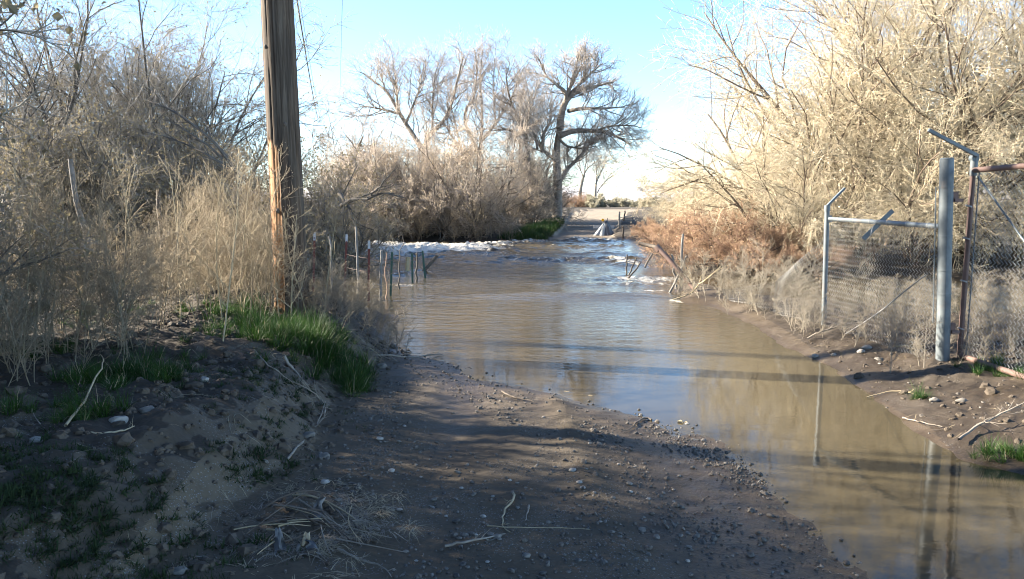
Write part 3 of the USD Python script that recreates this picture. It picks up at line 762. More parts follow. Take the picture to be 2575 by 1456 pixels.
stake('wooden_stake', 'dark upright stick among the tall weeds on the left', 'stake', (398, 478), (418, 750), 9.8, 0.034, 'dark_stick', wob=0.02)

o = thing('crooked_stake', 'tall crooked grey wooden stake standing at the left among branches', 'stake', A(232, 785, 9.0))
w0 = A(232, 785, 9.0)
pts = [A(236, 820, 9.0), A(230, 770, 9.0), A(224, 725, 9.0), A(217, 685, 9.05), A(220, 630, 9.1), A(216, 585, 9.1), A(203, 545, 9.1), A(192, 505, 9.1), A(184, 455, 9.1), A(177, 400, 9.1)]
part('shaft', bent([q - w0 for q in pts], 0.038, 10, K=36, r2=0.026), 'grey_wood', o, smooth=40)
part('stub', bent([A(218, 672, 9.05) - w0, A(190, 676, 9.0) - w0, A(150, 685, 8.9) - w0], 0.014, 6, r2=0.006), 'dead_stick', o, smooth=True)

# barbed wire along the drowned posts
posts = [A(872, 640, 13.4), A(928, 650, 12.8), A(959, 655, 13.3), A(986, 655, 13.9), A(1037, 655, 16.3), A(1063, 650, 17.2), A(1098, 668, 18.5)]
solo('barbed_wire', merge(bent(posts, 0.003, 5, K=60), bent([q - [0, 0, 0.22] for q in posts], 0.003, 5, K=60)), 'rusty_pipe', 'slack barbed wire strung along the drowned fence posts', 'wire', smooth=True)
solo('barbed_wire', bent([A(1558, 548, 40), A(1571, 545, 46), A(1600, 540, 55)], 0.02, 5, K=20), 'rusty_pipe', 'barbed wire between the stakes beside the far road', 'wire', smooth=True)

# draped barricade on the far road
bb = G(1517, 584, 0.22); bb[2] = tz(bb[0], bb[1])
o = thing('road_barricade', 'grey tarp draped over a barricade with a yellow lamp, on the far road', 'barricade', bb)
def drape(cx, w, dp, h, seed, lean=0.0):
    K, S = 14, 40
    z = np.linspace(0, 1, K)[:, None]; a = (np.arange(S) / S * 2 * np.pi)[None]
    fold = 1 + 0.16 * np.sin(a * 7 + seed) * (1 - z) + 0.08 * np.sin(a * 13 + 2 * seed) * (1 - z)
    prof = (1 - z) ** 0.8 * 0.9 + 0.12
    X = cx + lean * z + w * prof * np.cos(a) * fold; Y = dp * prof * np.sin(a) * fold
    v = np.stack([X, Y, np.broadcast_to(z * h, X.shape) + 0.02 * np.sin(a * 5 + seed)], -1).reshape(-1, 3)
    I = np.arange(K * S).reshape(K, S); J = np.roll(I, -1, 1)
    q = np.stack([I[:-1], J[:-1], J[1:], I[1:]], -1).reshape(-1, 4)
    f = np.vstack([q[:, [0, 1, 2]], q[:, [0, 2, 3]], [[I[-1, 0], I[-1, i], I[-1, i + 1]] for i in range(1, S - 1)]])
    return v, f
part('tarp', drape(-0.05, 0.34, 0.28, 0.58, 1.0, lean=0.10), 'tarp_grey', o, smooth=60)
part('tarp', drape(0.17, 0.30, 0.26, 0.68, 2.2, lean=-0.02), 'tarp_dark', o, smooth=60)
part('rail', box((0.95, 0.05, 0.14), (0.05, 0.18, 0.40)), 'white_paint', o)
part('leg', rod((-0.02, 0.25, 0), (0.0, 0.02, 0.70), 0.02, 8), 'grey_wood', o)
part('leg', rod((0.22, 0.25, 0), (0.18, 0.02, 0.82), 0.02, 8), 'grey_wood', o)
lm = trimesh.creation.cylinder(0.065, 0.05); lm.apply_transform(trimesh.transformations.rotation_matrix(math.pi / 2, [1, 0, 0])); lm.apply_translation([-0.03, 0.0, 0.72])
part('lamp', (np.array(lm.vertices), np.array(lm.faces)), 'lamp_yellow', o, smooth=40)

# ------------------------------------------------------------------ trees
def Z2(X, Y):
    return ((850 + X / 2.24) / 1.0439, (50 + Y / 2.24) / 1.0439)

def limb_line(pts, Y, rng, K=14, wander=1.2):
    out = []
    y = Y
    for i, (X, Yp) in enumerate(pts):
        if i:
            y = y + rng.normal(0, wander) * 0.5
        out.append(A(*Z2(X, Yp), y))
    return smooth_line(out, K)

def cottonwood(name, label, trunk, limbs, Y, r, seed, group, dens=1.0, cat='tree', bark='cottonwood_bark', twig='cottonwood_twig', twl=1.0):
    rng = np.random.default_rng(seed)
    tp = limb_line(trunk, Y, rng, 12, 0.4)
    base = tp[0].copy()
    base[2] = tz(base[0], base[1]) - 0.1
    tp[0] = base
    o = thing(name, label, cat, base, group=group)
    r *= 0.8
    part('trunk', tubes((tp - base)[None], np.linspace(r * 1.25, r * 0.7, 12)[None], 10), bark, o, smooth=True)
    LP, LR = [], []
    for pts, rr in limbs:
        P = limb_line(pts, Y, rng) - base
        R = np.linspace(rr * 0.85, rr * 0.2, len(P))
        part('limb', tubes(P[None], R[None], 7), bark, o, smooth=True)
        LP.append(P); LR.append(R)
    LP, LR = np.array(LP), np.array(LR)
    n1 = max(5, int(16 * dens))
    A1, R1 = spawn(LP, LR, n1, 0.18, 0.98, 46, 2.5 * twl, 7, rng, curl=0.16, up=0.07, rmax=0.035, rmin=0.014, tip=0.3)
    A2, R2 = spawn(A1, R1, 9, 0.15, 1.0, 44, 1.35 * twl, 5, rng, curl=0.18, up=0.05, rmax=0.016, rmin=0.009, tip=0.4)
    A3, R3 = spawn(A2, R2, 7, 0.1, 1.0, 42, 0.55 * twl, 3, rng, curl=0.2, up=0.03, rmax=0.011, rmin=0.007, tip=0.4, taper=0.3)
    part('branches', tubes(A1, R1, 4), bark, o, smooth=True, kind='stuff')
    part('twigs', merge(tubes(A2, R2, 3), cones(A3, R3)), twig, o, smooth=True, kind='stuff')
    return o

mid_group = None
cottonwood('cottonwood_tree', 'bare grey tree with two wide-forking limbs, leftmost of the tall trees across the water', [(630, 1150), (625, 950), (600, 800)],
           [([(600, 800), (545, 715), (480, 610), (440, 545), (380, 440), (300, 370), (235, 320)], 0.20), ([(440, 555), (380, 540), (330, 528), (250, 515), (180, 522)], 0.10),
            ([(600, 800), (612, 690), (700, 605), (750, 500), (785, 360), (820, 220)], 0.18), ([(640, 655), (640, 520), (655, 330), (680, 250)], 0.10), ([(480, 620), (540, 470), (590, 330), (600, 240)], 0.10),
            ([(430, 540), (430, 420), (390, 320), (350, 260)], 0.08)], 46, 0.28, 101, mid_group, dens=0.85)
cottonwood('cottonwood_tree', 'slender bare tree with upright forked limbs, second from left across the water', [(918, 1150), (916, 930), (915, 790)],
           [([(915, 790), (865, 690), (830, 600), (830, 540), (880, 470), (900, 300), (880, 170)], 0.15), ([(915, 790), (930, 640), (930, 500), (920, 380), (935, 180)], 0.14),
            ([(925, 720), (990, 640), (1070, 520), (1130, 400), (1150, 300)], 0.13), ([(855, 830), (760, 700), (700, 610), (640, 590)], 0.12), ([(1010, 600), (1000, 450), (1000, 330), (1010, 200)], 0.08),
            ([(800, 740), (770, 600), (740, 480), (720, 340)], 0.07)], 48, 0.22, 102, mid_group, dens=0.85)
cottonwood('cottonwood_tree', 'small dark leaning tree between the slender tree and the large tree across the water', [(1215, 1100), (1205, 900), (1200, 775)],
           [([(1200, 775), (1180, 690), (1150, 600), (1110, 510), (1080, 400), (1070, 300)], 0.14), ([(1185, 695), (1130, 665), (1060, 650), (960, 640)], 0.09), ([(1205, 720), (1190, 640), (1210, 520), (1200, 420)], 0.08),
            ([(1255, 760), (1245, 700), (1190, 630), (1130, 540)], 0.09)], 44, 0.20, 103, mid_group)
cottonwood('cottonwood_tree', 'largest bare tree with a thick trunk and long horizontal limb, beside the far road', [(1370, 1150), (1375, 960), (1368, 800), (1388, 650)],
           [([(1388, 650), (1400, 545), (1440, 460), (1490, 425), (1600, 395), (1700, 370)], 0.26), ([(1398, 560), (1425, 440), (1360, 380), (1300, 320), (1268, 235)], 0.16),
            ([(1410, 510), (1460, 360), (1500, 200)], 0.15), ([(1388, 690), (1500, 655), (1640, 662), (1740, 700), (1810, 745)], 0.20), ([(1372, 1000), (1420, 900), (1500, 815), (1600, 700), (1700, 640)], 0.17),
            ([(1285, 780), (1290, 690), (1330, 600), (1340, 500)], 0.14), ([(1370, 830), (1280, 760), (1240, 690), (1170, 600)], 0.14), ([(1440, 540), (1530, 525), (1640, 525), (1770, 515)], 0.15),
            ([(1600, 660), (1690, 630), (1780, 625), (1870, 640)], 0.09), ([(1450, 440), (1560, 330), (1640, 260)], 0.11), ([(1380, 700), (1440, 750), (1520, 760), (1600, 745)], 0.10)], 45, 0.30, 104, mid_group, dens=1.0, twl=0.82)
cottonwood('cottonwood_tree', 'small bare tree far beyond the road, left of its taller neighbour', [(1505, 1060), (1512, 990), (1530, 920)],
           [([(1530, 925), (1550, 880), (1600, 840), (1640, 800)], 0.13), ([(1525, 930), (1500, 870), (1470, 830)], 0.10), ([(1530, 920), (1540, 850), (1550, 790)], 0.10)], 95, 0.25, 105, mid_group, dens=0.6, twl=1.3)
cottonwood('cottonwood_tree', 'bare forked tree farthest off beyond the bend of the road', [(1595, 1090), (1597, 1020), (1600, 970)],
           [([(1600, 970), (1640, 880), (1670, 830)], 0.13), ([(1600, 970), (1605, 900), (1590, 830)], 0.12), ([(1610, 1020), (1640, 970), (1700, 920)], 0.10)], 95, 0.22, 106, mid_group, dens=0.6, twl=1.3)
cottonwood('broken_tree', 'dark broken forked trunk behind the drowned fence', [(165, 1120), (160, 1020), (155, 950)],
           [([(155, 950), (150, 880), (190, 790), (230, 690)], 0.16), ([(165, 1010), (215, 940), (255, 860)], 0.13)], 34, 0.24, 107, None, dens=0.5, twl=0.6)

def bush_proto(name, label, cat, seed, height, stems, spreadang, n1, n2_, n3, bark, twig, leaf, leafn, leafsize, arch=-0.03, r0=0.05, group=None, loc=(0, 0, 0), rz=0, s=1.0, l1=0.42, l2=0.5, l3=0.5, tw_r=0.006, leaf_spread=0.04):
    rng = np.random.default_rng(seed)
    az = rng.uniform(0, 2 * np.pi, stems); tilt = np.radians(rng.uniform(4, spreadang, stems))
    d = np.stack([np.sin(tilt) * np.cos(az), np.sin(tilt) * np.sin(az), np.cos(tilt)], 1)
    st = np.stack([rng.normal(0, 0.12 * height ** 0.5, stems), rng.normal(0, 0.12 * height ** 0.5, stems), np.full(stems, -0.15)], 1)
    L = height * rng.uniform(0.6, 1.12, stems)
    P0, R0 = grow(st, d, L, r0 * rng.uniform(0.6, 1.2, stems), 10, rng, curl=0.10, up=arch, tip=0.2)
    o = thing(name, label, cat, loc, rz, s, group)
    for k in range(stems):
        part('stem', tubes(P0[k:k + 1], R0[k:k + 1], 6), bark, o, smooth=True)
    P1, R1 = spawn(P0, R0, n1, 0.12, 0.98, 42, height * l1, 6, rng, curl=0.14, up=arch * 0.6, rmax=r0 * 0.45, rmin=tw_r * 1.6, tip=0.35)
    P2, R2 = spawn(P1, R1, n2_, 0.1, 1.0, 42, height * l1 * l2, 5, rng, curl=0.18, up=arch * 0.5, rmax=r0 * 0.2, rmin=tw_r * 1.2, tip=0.5)
    P3, R3 = spawn(P2, R2, n3, 0.1, 1.0, 42, height * l1 * l2 * l3, 3, rng, curl=0.22, rmax=tw_r * 1.1, rmin=tw_r * 0.8, tip=0.5, taper=0.3)
    part('branches', tubes(P1, R1, 4), bark, o, smooth=True, kind='stuff')
    part('twigs', merge(tubes(P2, R2, 3), cones(P3, R3)), twig, o, smooth=True, kind='stuff')
    if leafn:
        part('leaves', leaves(P3, leafn, leafsize, rng, leaf_spread), leaf, o, kind='stuff')
    return o

def plant_row(proto, spots, labels, group=None):
    for k, (x, y, rz, s) in enumerate(spots):
        copy(proto, labels[k] if isinstance(labels, list) else labels, (x, y, tz(x, y) - 0.03), rz, s, group)

def at_px(px, Y):
    d = ray(px, 507)
    return float(d[0] * Y / d[1]), float(Y)

# right side: big pale olive trees over the flooded bank
def put(proto, px, Y, rz, s, label, group=None):
    x, y = at_px(px, Y)
    return copy(proto, label, (x, y, max(tz(x, y), -0.2) - 0.05), rz, s, group)

x, y = at_px(2185, 20.0)
olive_a = bush_proto('olive_tree', 'pale yellow many-stemmed tree behind the short fence post, centre of the right bank', 'tree', 201, 8.2, 9, 38, 11, 8, 6, 'olive_bark', 'olive_twig', 'olive_leaf', 2, 0.036, arch=-0.015, r0=0.085, loc=(x, y, tz(x, y) - 0.05), tw_r=0.0055)
x, y = at_px(2420, 19.0)
olive_b = bush_proto('olive_tree', 'tall pale tree with dark upright limbs directly behind the grey gate post', 'tree', 202, 9.4, 8, 30, 11, 8, 6, 'olive_bark', 'olive_twig', 'olive_leaf', 2, 0.036, arch=0.01, r0=0.10, loc=(x, y, tz(x, y) - 0.05), tw_r=0.0055)
x, y = at_px(2020, 21.5)
olive_c = bush_proto('olive_tree', 'low pale arching shrub-like tree overhanging the water behind the fallen pipe', 'tree', 203, 6.2, 12, 50, 10, 8, 7, 'olive_bark', 'olive_twig', 'olive_leaf', 3, 0.036, arch=-0.05, r0=0.07, loc=(x, y, tz(x, y) - 0.05), tw_r=0.0055)
put(olive_b, 2250, 24.5, 70, 1.0, 'tall pale tree rising behind the loose metal arm, second row of the right bank')
put(olive_a, 2620, 21.0, 140, 1.1, 'pale tree at the right frame edge above the open gate')
put(olive_c, 2290, 18.4, 200, 0.62, 'low pale shrub under the tall trees between the two fence posts')
put(olive_c, 2560, 17.6, 75, 0.66, 'low pale shrub behind the mesh of the rusty gate')
put(olive_c, 2010, 19.0, 150, 0.60, 'low pale shrub left of the short fence post, its twigs over the water')
put(olive_a, 2150, 29.0, 35, 1.0, 'pale rounded tree in the back row, left end of the right-hand trees')
put(olive_c, 1925, 27.0, 290, 0.72, 'pale olive-yellow shrub sloping down to the far road')
put(olive_b, 2700, 27.0, 210, 1.15, 'tall pale tree filling the upper right corner')
put(olive_c, 1775, 33.0, 25, 0.50, 'greenish-yellow low shrub nearest the far roadside stake')
put(olive_c, 1715, 44.0, 125, 0.5, 'pale low shrub behind the far roadside stakes')

# red-twigged shrubs at the water on the right
x, y = at_px(1790, 20.0)
red = bush_proto('red_shrub', 'reddish twiggy shrub standing in the water behind the pale stake', 'shrub', 211, 1.7, 16, 62, 9, 7, 6, 'thicket_bark', 'red_twig', 'red_leaf', 1, 0.03, arch=-0.02, r0=0.03, loc=(x, y, -0.1), tw_r=0.005, group=None)
put(red, 1940, 18.2, 15, 0.75, 'reddish low shrub under the pale trees left of the short fence post')
put(red, 2030, 17.9, 130, 0.7, 'reddish low shrub directly behind the short fence post')
put(red, 1708, 27.0, 50, 0.8, 'orange-red shrub at the edge of the white water')
put(red, 1628, 34.5, 100, 0.55, 'orange-brown shrub at the water edge below the far roadside stakes')
put(red, 1860, 18.6, 220, 0.95, 'reddish shrub hanging over the brown water left of the short fence post')
put(red, 1745, 23.5, 310, 0.8, 'orange-red shrub between the white water and the pale stake')

# thicket under the tall trees
x, y = at_px(1000, 34.0)
th_a = bush_proto('thicket_shrub', 'brown twiggy shrub at the left of the thicket under the tall trees', 'shrub', 221, 4.3, 11, 32, 8, 6, 5, 'thicket_bark', 'thicket_twig', 'thicket_leaf', 1, 0.05, arch=-0.01, r0=0.045, loc=(x, y, tz(x, y)), tw_r=0.009, leaf_spread=0.06, group='brown shrubs of the thicket across the water')
x, y = at_px(1190, 33.6)
th_b = bush_proto('thicket_shrub', 'dense brown shrub in the middle of the thicket at the far water edge', 'shrub', 222, 3.3, 14, 44, 7, 6, 5, 'thicket_bark', 'thicket_twig', 'thicket_leaf', 1, 0.05, arch=-0.02, r0=0.04, loc=(x, y, tz(x, y)), tw_r=0.009, leaf_spread=0.06, group='brown shrubs of the thicket across the water')
rng = np.random.default_rng(31)
TH = [(905, 38, 'a'), (950, 37.2, 'b'), (1040, 37.4, 'b'), (1085, 39, 'a'), (1120, 37.3, 'b'), (1150, 40, 'a'), (1240, 37.6, 'a'), (1265, 39.2, 'b'), (1300, 43.5, 'b'), (1330, 47.5, 'b'),
      (930, 42, 'a'), (1010, 43, 'a'), (1100, 44, 'a'), (1180, 43, 'a'), (1240, 45.5, 'a'), (1340, 52, 'b'), (860, 41, 'a'), (800, 40, 'b'), (740, 41, 'a'), (680, 39, 'a'), (620, 40, 'b'), (970, 39, 'b'), (1215, 39.5, 'b'), (1290, 47, 'b'), (1325, 48.5, 'a'), (1368, 52, 'b'), (1250, 49, 'a')]
for k, (px, Y, w) in enumerate(t for t in TH if t[0] > 840 and (t[0] < 1160 or (t[1] > 46 and t[0] < 1372))):
    put(th_a if w == 'a' else th_b, px, Y - 4.2, float(rng.uniform(0, 360)), float(rng.uniform(0.75, 1.12)), 'brown twiggy shrub of the thicket under the tall trees across the water', 'brown shrubs of the thicket across the water')

x, y = at_px(1085, 42.0)
young = bush_proto('young_tree', 'bare young tree rising through the thicket at the left of the tall trees', 'tree', 226, 6.4, 6, 26, 10, 7, 6, 'thicket_bark', 'thicket_twig', None, 0, 0, arch=0.02, r0=0.06, loc=(x, y, tz(x, y)), tw_r=0.009, l1=0.36)
for px, Y, sc_, lb in ((960, 40, 0.85, 'bare young tree at the left end of the thicket'), (1245, 41, 0.9, 'bare young tree in the thicket left of the largest tree'), 
                       (1300, 48, 1.1, 'bare young tree behind the small leaning tree'), (1350, 50, 1.0, 'bare young tree behind the trunk of the largest tree'), (905, 37, 0.7, 'low bare young tree beside the broken trunk')):
    put(young, px, Y, px * 1.7, sc_, lb)

# far roadside scrub
x, y = at_px(1500, 76)
sg = bush_proto('sagebrush', 'low grey-green sagebrush beyond the bend of the far road', 'shrub', 231, 1.3, 14, 55, 7, 6, 5, 'thicket_bark', 'sage', 'sage', 4, 0.06, arch=0.0, r0=0.025, loc=(x, y, tz(x, y)), tw_r=0.010, group='sagebrush beyond the far road')
for k in range(26):
    px, Y = float(rng.uniform(1380, 1660)), float(rng.uniform(71, 95))
    put(sg, px, Y, float(rng.uniform(0, 360)), float(rng.uniform(0.45, 0.85)), 'low grey-green sagebrush beyond the bend of the far road', 'sagebrush beyond the far road')
for k, (px, Y, s) in enumerate(((1430, 80, 0.95), (1470, 84, 1.0), (1455, 76, 0.8), (1410, 74, 0.9))):
    put(red, px, Y, k * 77.0, s, 'rust-red shrub in the scrub beyond the far road, near the small bare trees', 'rust-red shrubs beyond the far road')

# left side: dark upright trees and brush beyond the weeds
x, y = at_px(440, 25.0)
left_a = bush_proto('willow_tree', 'rounded bare grey-brown tree left of the utility pole, broadest crown on the left', 'tree', 241, 8.0, 10, 36, 9, 7, 6, 'left_bark', 'left_twig', 'left_leaf', 1, 0.05, arch=0.0, r0=0.075, loc=(x, y, tz(x, y) - 0.05), tw_r=0.0075)
x, y = at_px(200, 24.0)
left_b = bush_proto('willow_tree', 'tall bare upright tree above the crooked stake at the left', 'tree', 242, 8.6, 7, 24, 10, 7, 5, 'left_bark', 'left_twig', 'left_leaf', 1, 0.05, arch=0.02, r0=0.085, loc=(x, y, tz(x, y) - 0.05), tw_r=0.0075)
x, y = at_px(300, 20.5)
left_c = bush_proto('brush_shrub', 'dark tangled brush behind the dark upright stick among the weeds', 'shrub', 243, 3.4, 12, 54, 8, 7, 5, 'left_bark', 'left_twig', 'left_leaf', 2, 0.05, arch=-0.03, r0=0.05, loc=(x, y, tz(x, y) - 0.05), tw_r=0.006)
put(left_b, 40, 22.0, 120, 1.1, 'tall bare tree at the left frame edge')
put(left_b, -80, 27.0, 20, 1.15, 'tall bare tree cut by the left frame edge, behind its neighbour')
put(left_a, 120, 30.0, 220, 1.05, 'bare tree in the back row at far left')
put(left_a, 545, 27.5, 80, 0.95, 'bare rounded tree just left of the utility pole, back row')
put(left_b, 320, 26.0, 260, 0.75, 'bare upright tree in the back row between the two front trees at left')
put(left_c, 80, 19.8, 60, 1.0, 'dark tangled brush at the far left behind the crooked stake')
put(left_c, 520, 21.0, 190, 1.0, 'tangled brush left of the utility pole behind the weeds')
put(left_c, 660, 22.0, 300, 1.05, 'tangled brush directly behind the utility pole')
put(left_c, 800, 21.0, 150, 0.95, 'tangled brown brush right of the utility pole beside the drowned fence')
put(left_c, 868, 19.0, 20, 0.62, 'dark low brush at the water by the drowned fence')
put(left_c, 170, 20.5, 330, 1.1, 'dark brush between the far left brush and the dark stick')

def slender(name, label, spots, Y, seed, twig='cottonwood_twig'):
    rng = np.random.default_rng(seed)
    x, y = at_px(spots, Y)
    return bush_proto(name, label, 'shrub', seed, 6.0, 16, 14, 8, 6, 4, 'left_bark', twig, None, 0, 0, arch=0.05, r0=0.035, loc=(x, y, tz(x, y) - 0.1), l1=0.22, l2=0.45, tw_r=0.008)
slender('poplar_clump', 'clump of slender upright pale saplings right of the utility pole', 815, 39, 251)

def dead_branch(name, label, lines, cat='branch', mat='dead_stick', seed=0, twigs=6, tl=0.25, group=None, tw=0.003):
    """One fallen or leaning branch: the main line, then its side twigs."""
    rng = np.random.default_rng(seed + 900)
    w0 = np.asarray(lines[0][0][0], float)
    o = thing(name, label, cat, w0, group=group)
    for pts, r in lines:
        P = smooth_line([np.asarray(q) - w0 for q in pts], 12)
        P = P + rng.normal(0, r * 0.35, P.shape)
        R = np.linspace(r, r * 0.3, 12)
        part('stem', tubes(P[None], R[None], 6), mat, o, smooth=True)
        if twigs:
            A1, R1 = spawn(P[None], R[None], twigs, 0.2, 0.95, 35, tl, 4, rng, curl=0.15, rmax=r * 0.55, rmin=tw)
            A2, R2 = spawn(A1, R1, 3, 0.2, 0.95, 35, tl * 0.45, 3, rng, curl=0.15, rmin=tw * 0.7)
            part('twigs', merge(tubes(A1, R1, 4), cones(A2, R2)), mat, o, smooth=True, kind='stuff')
    return o

z2 = lambda X, Y, D: A(*Z2(X, Y), D)
dead_branch('leaning_branch', 'dark dead branch reaching sideways over the drowned fence', [([z2(95, 1105, 19), z2(130, 1080, 18.6), z2(260, 1050, 18.2), z2(380, 1022, 18), z2(470, 1050, 18)], 0.05), ([z2(260, 1050, 18.2), z2(330, 980, 18), z2(420, 885, 17.8)], 0.03), ([z2(90, 1020, 19), z2(140, 1110, 18.7), z2(190, 1200, 18.4), z2(230, 1300, 18.2)], 0.05)], mat='left_bark', seed=1, twigs=7, tl=0.6, tw=0.006)
dead_branch('leaning_branch', 'dark arched branch sweeping left above the weeds beside the utility pole', [([A(640, 480, 19), A(590, 420, 19), A(520, 340, 19), A(440, 285, 19.2), A(370, 250, 19.5)], 0.05), ([A(600, 440, 19), A(540, 400, 19), A(460, 360, 19.3), A(370, 335, 19.6)], 0.035), ([A(560, 400, 19), A(500, 350, 19), A(415, 300, 19.3)], 0.03)], mat='left_bark', seed=2, twigs=8, tl=0.7, tw=0.006)
dead_branch('fallen_branch', 'long dead branch arching low across the flooded ground at far left', [([A(-40, 760, 10.5), A(60, 740, 10.5), A(160, 708, 10.5), A(240, 712, 10.5), A(330, 745, 10.5)], 0.035), ([A(-30, 720, 10.2), A(40, 690, 10.2), A(120, 650, 10.2), A(150, 600, 10.2)], 0.03)], mat='dead_stick', seed=3, twigs=6, tl=0.45, tw=0.005)
dead_branch('fallen_branch', 'pale gnarled dead branch at the left frame edge, above the low arching one', [([A(-60, 560, 9.5), A(0, 515, 9.5), A(45, 495, 9.5), A(80, 485, 9.5)], 0.03), ([A(-40, 600, 9.6), A(40, 545, 9.6), A(90, 550, 9.6), A(120, 590, 9.6), A(60, 660, 9.6)], 0.022)], mat='dead_stick', seed=4, twigs=6, tl=0.35, tw=0.004)

# trees just outside the frame on the left, whose shade falls across the road
def shade_tree(proto, x, y, rz, s, label):
    return copy(proto, label, (x, y, tz(x, y) - 0.05), rz, s)
SHADE = [(left_c, -5.9, 6.1, 40, 0.6), (left_c, -5.0, 4.4, 140, 0.75), (left_c, -4.9, 5.5, 250, 0.55), (left_c, -4.0, 3.2, 10, 0.5), (left_c, -5.3, 3.6, 75, 0.95), (left_c, -6.6, 3.9, 310, 1.0), (left_a, -7.6, 5.0, 10, 0.8), (left_a, -6.6, 4.0, 100, 0.72), (left_a, -6.2, 2.4, 200, 0.75)]
for k, (pr, x, y, rz, s) in enumerate(SHADE):
    shade_tree(pr, x, y, rz, s, ('bare tree beyond the left edge of the view', 'bare upright tree beside the road, left of the viewer', 'bare tree nearest the viewer, left of the road')[k - 6] if k > 5 else ('tangled brush outside the view beyond the left bank, farthest of four', 'tangled brush outside the view at the lower left, third of four', 'tangled brush outside the view beyond the left bank, second of four', 'low tangled brush outside the view left of the viewer', 'dense brush outside the view casting shade on the near road', 'dense brush outside the view behind the nearer brush that shades the road')[k])
def tall_trunk(x, y, r, h, label, seed, b0=0.5, nb=10, bl=2.2):
    rng = np.random.default_rng(seed)
    o = thing('bare_tree', label, 'tree', (x, y, tz(x, y) - 0.1))
    P, R = grow(np.zeros((1, 3)), np.array([[0.0, 0, 1]]), np.array([h]), np.array([r]), 14, rng, curl=0.02, up=0.05, tip=0.35)
    part('trunk', tubes(P, R, 10), 'left_bark', o, smooth=True)
    A1, R1 = spawn(P, R, nb, b0, 0.98, 50, bl, 7, rng, curl=0.12, up=0.08, rmax=0.06, rmin=0.02)
    A2, R2 = spawn(A1, R1, 7, 0.2, 0.98, 45, 0.9, 5, rng, curl=0.15, rmin=0.008)
    A3, R3 = spawn(A2, R2, 7, 0.15, 1.0, 45, 0.45, 3, rng, curl=0.2, rmin=0.006)
    part('branches', merge(tubes(A1, R1, 5), tubes(A2, R2, 3), cones(A3, R3)), 'left_bark', o, smooth=True, kind='stuff')
tall_trunk(-6.4, 6.9, 0.17, 9.0, 'bare straight-trunked tree left of the view, shading the road', 261)
tall_trunk(-10.4, 11.7, 0.2, 11.3, 'tall bare tree left of the view, crown high above the frame', 262, 0.62, 34, 3.0)

# ------------------------------------------------------------------ dry weeds and grass
PI_COUNT = {}
def scatter(name, label, cat, protos, pts, rz, sc, tilt=None, kind='stuff', parent=None):
    """Uncountable ground cover as one PointInstancer. protos: list of (mesh, material)."""
    path = numbered('/World/' + name) if parent is None else numbered(f'{parent}/{name}')
    pi = UsdGeom.PointInstancer.Define(stage, path)
    rel = pi.CreatePrototypesRel()
    for k, pieces in enumerate(protos):
        pp = UsdGeom.Xform.Define(stage, f'{path}/kind_{k}' if k else f'{path}/kind')
        for nm, mesh, mat, sm in pieces:
            usdkit.mesh(stage, f'{pp.GetPath()}/{nm}', mesh, M[mat], smooth=sm)
        rel.AddTarget(pp.GetPath())
    n = len(pts)
    rng = np.random.default_rng(n)
    pi.CreatePositionsAttr(Vt.Vec3fArray.FromNumpy(np.asarray(pts, np.float32)))
    pi.CreateProtoIndicesAttr(Vt.IntArray.FromNumpy(rng.integers(0, len(protos), n).astype(np.int32)))
    s = np.asarray(sc, np.float32)
    if s.ndim == 1:
        s = np.repeat(s[:, None], 3, 1)
    pi.CreateScalesAttr(Vt.Vec3fArray.FromNumpy(s))
    q = []
    tilt = np.zeros((n, 2)) if tilt is None else tilt
    for a, (txx, tyy) in zip(rz, tilt):
        r = Gf.Rotation(Gf.Vec3d(0, 0, 1), float(a)) * Gf.Rotation(Gf.Vec3d(1, 0, 0), float(txx)) * Gf.Rotation(Gf.Vec3d(0, 1, 0), float(tyy))
        qq = r.GetQuat()
        q.append(Gf.Quath(float(qq.GetReal()), *map(float, qq.GetImaginary())))
    pi.CreateOrientationsAttr(Vt.QuathArray(q))
    return key(pi.GetPrim(), label=label, category=cat, kind=kind)

def weed_mesh(seed, h, nb, nt, up=0.025, r0=0.006, ang=44, fluff=3, fl=0.012):
    rng = np.random.default_rng(seed)
    P0, R0 = grow(np.array([[0, 0, -0.05]]), np.array([[rng.normal(0, .08), rng.normal(0, .08), 1]]), np.array([h]), np.array([r0]), 9, rng, curl=0.06, up=0.03, tip=0.3)
    P1, R1 = spawn(P0, R0, nb, 0.12, 0.97, ang, h * 0.42, 5, rng, curl=0.17, up=up, rmax=r0 * 0.6, rmin=0.0022, tip=0.5)
    P2, R2 = spawn(P1, R1, nt, 0.15, 1.0, 34, h * 0.15, 3, rng, curl=0.2, up=0.0, rmax=0.0026, rmin=0.0016, tip=0.5)
    stem = merge(tubes(P0, R0, 5), tubes(P1, R1, 3), cones(P2, R2))
    return stem, leaves(P2, fluff, fl, rng, 0.010)

wm = [weed_mesh(300 + k, h, nb, nt) for k, (h, nb, nt) in enumerate(((1.45, 15, 9), (1.25, 18, 8), (1.6, 12, 9), (1.05, 20, 8)))]
weed_protos = [[('stems', a, 'weed_stem', True), ('seeds', b, 'weed_fluff', False)] for a, b in wm]
gm = [weed_mesh(320 + k, h, nb, nt, up=0.02, ang=48, r0=0.005, fluff=1) for k, (h, nb, nt) in enumerate(((0.75, 20, 8), (0.6, 22, 8), (0.9, 18, 9)))]
grey_protos = [[('stems', a, 'grey_weed', True), ('seeds', b, 'weed_fluff', False)] for a, b in gm]

rng = np.random.default_rng(41)
def sample(n, x0, x1, y0, y1, ok):
    out = []
    while len(out) < n:
        x, y = rng.uniform(x0, x1), rng.uniform(y0, y1)
        if ok(x, y):
            out.append((x, y))
    out = np.array(out)
    return np.column_stack([out, terr(out[:, 0], out[:, 1])])

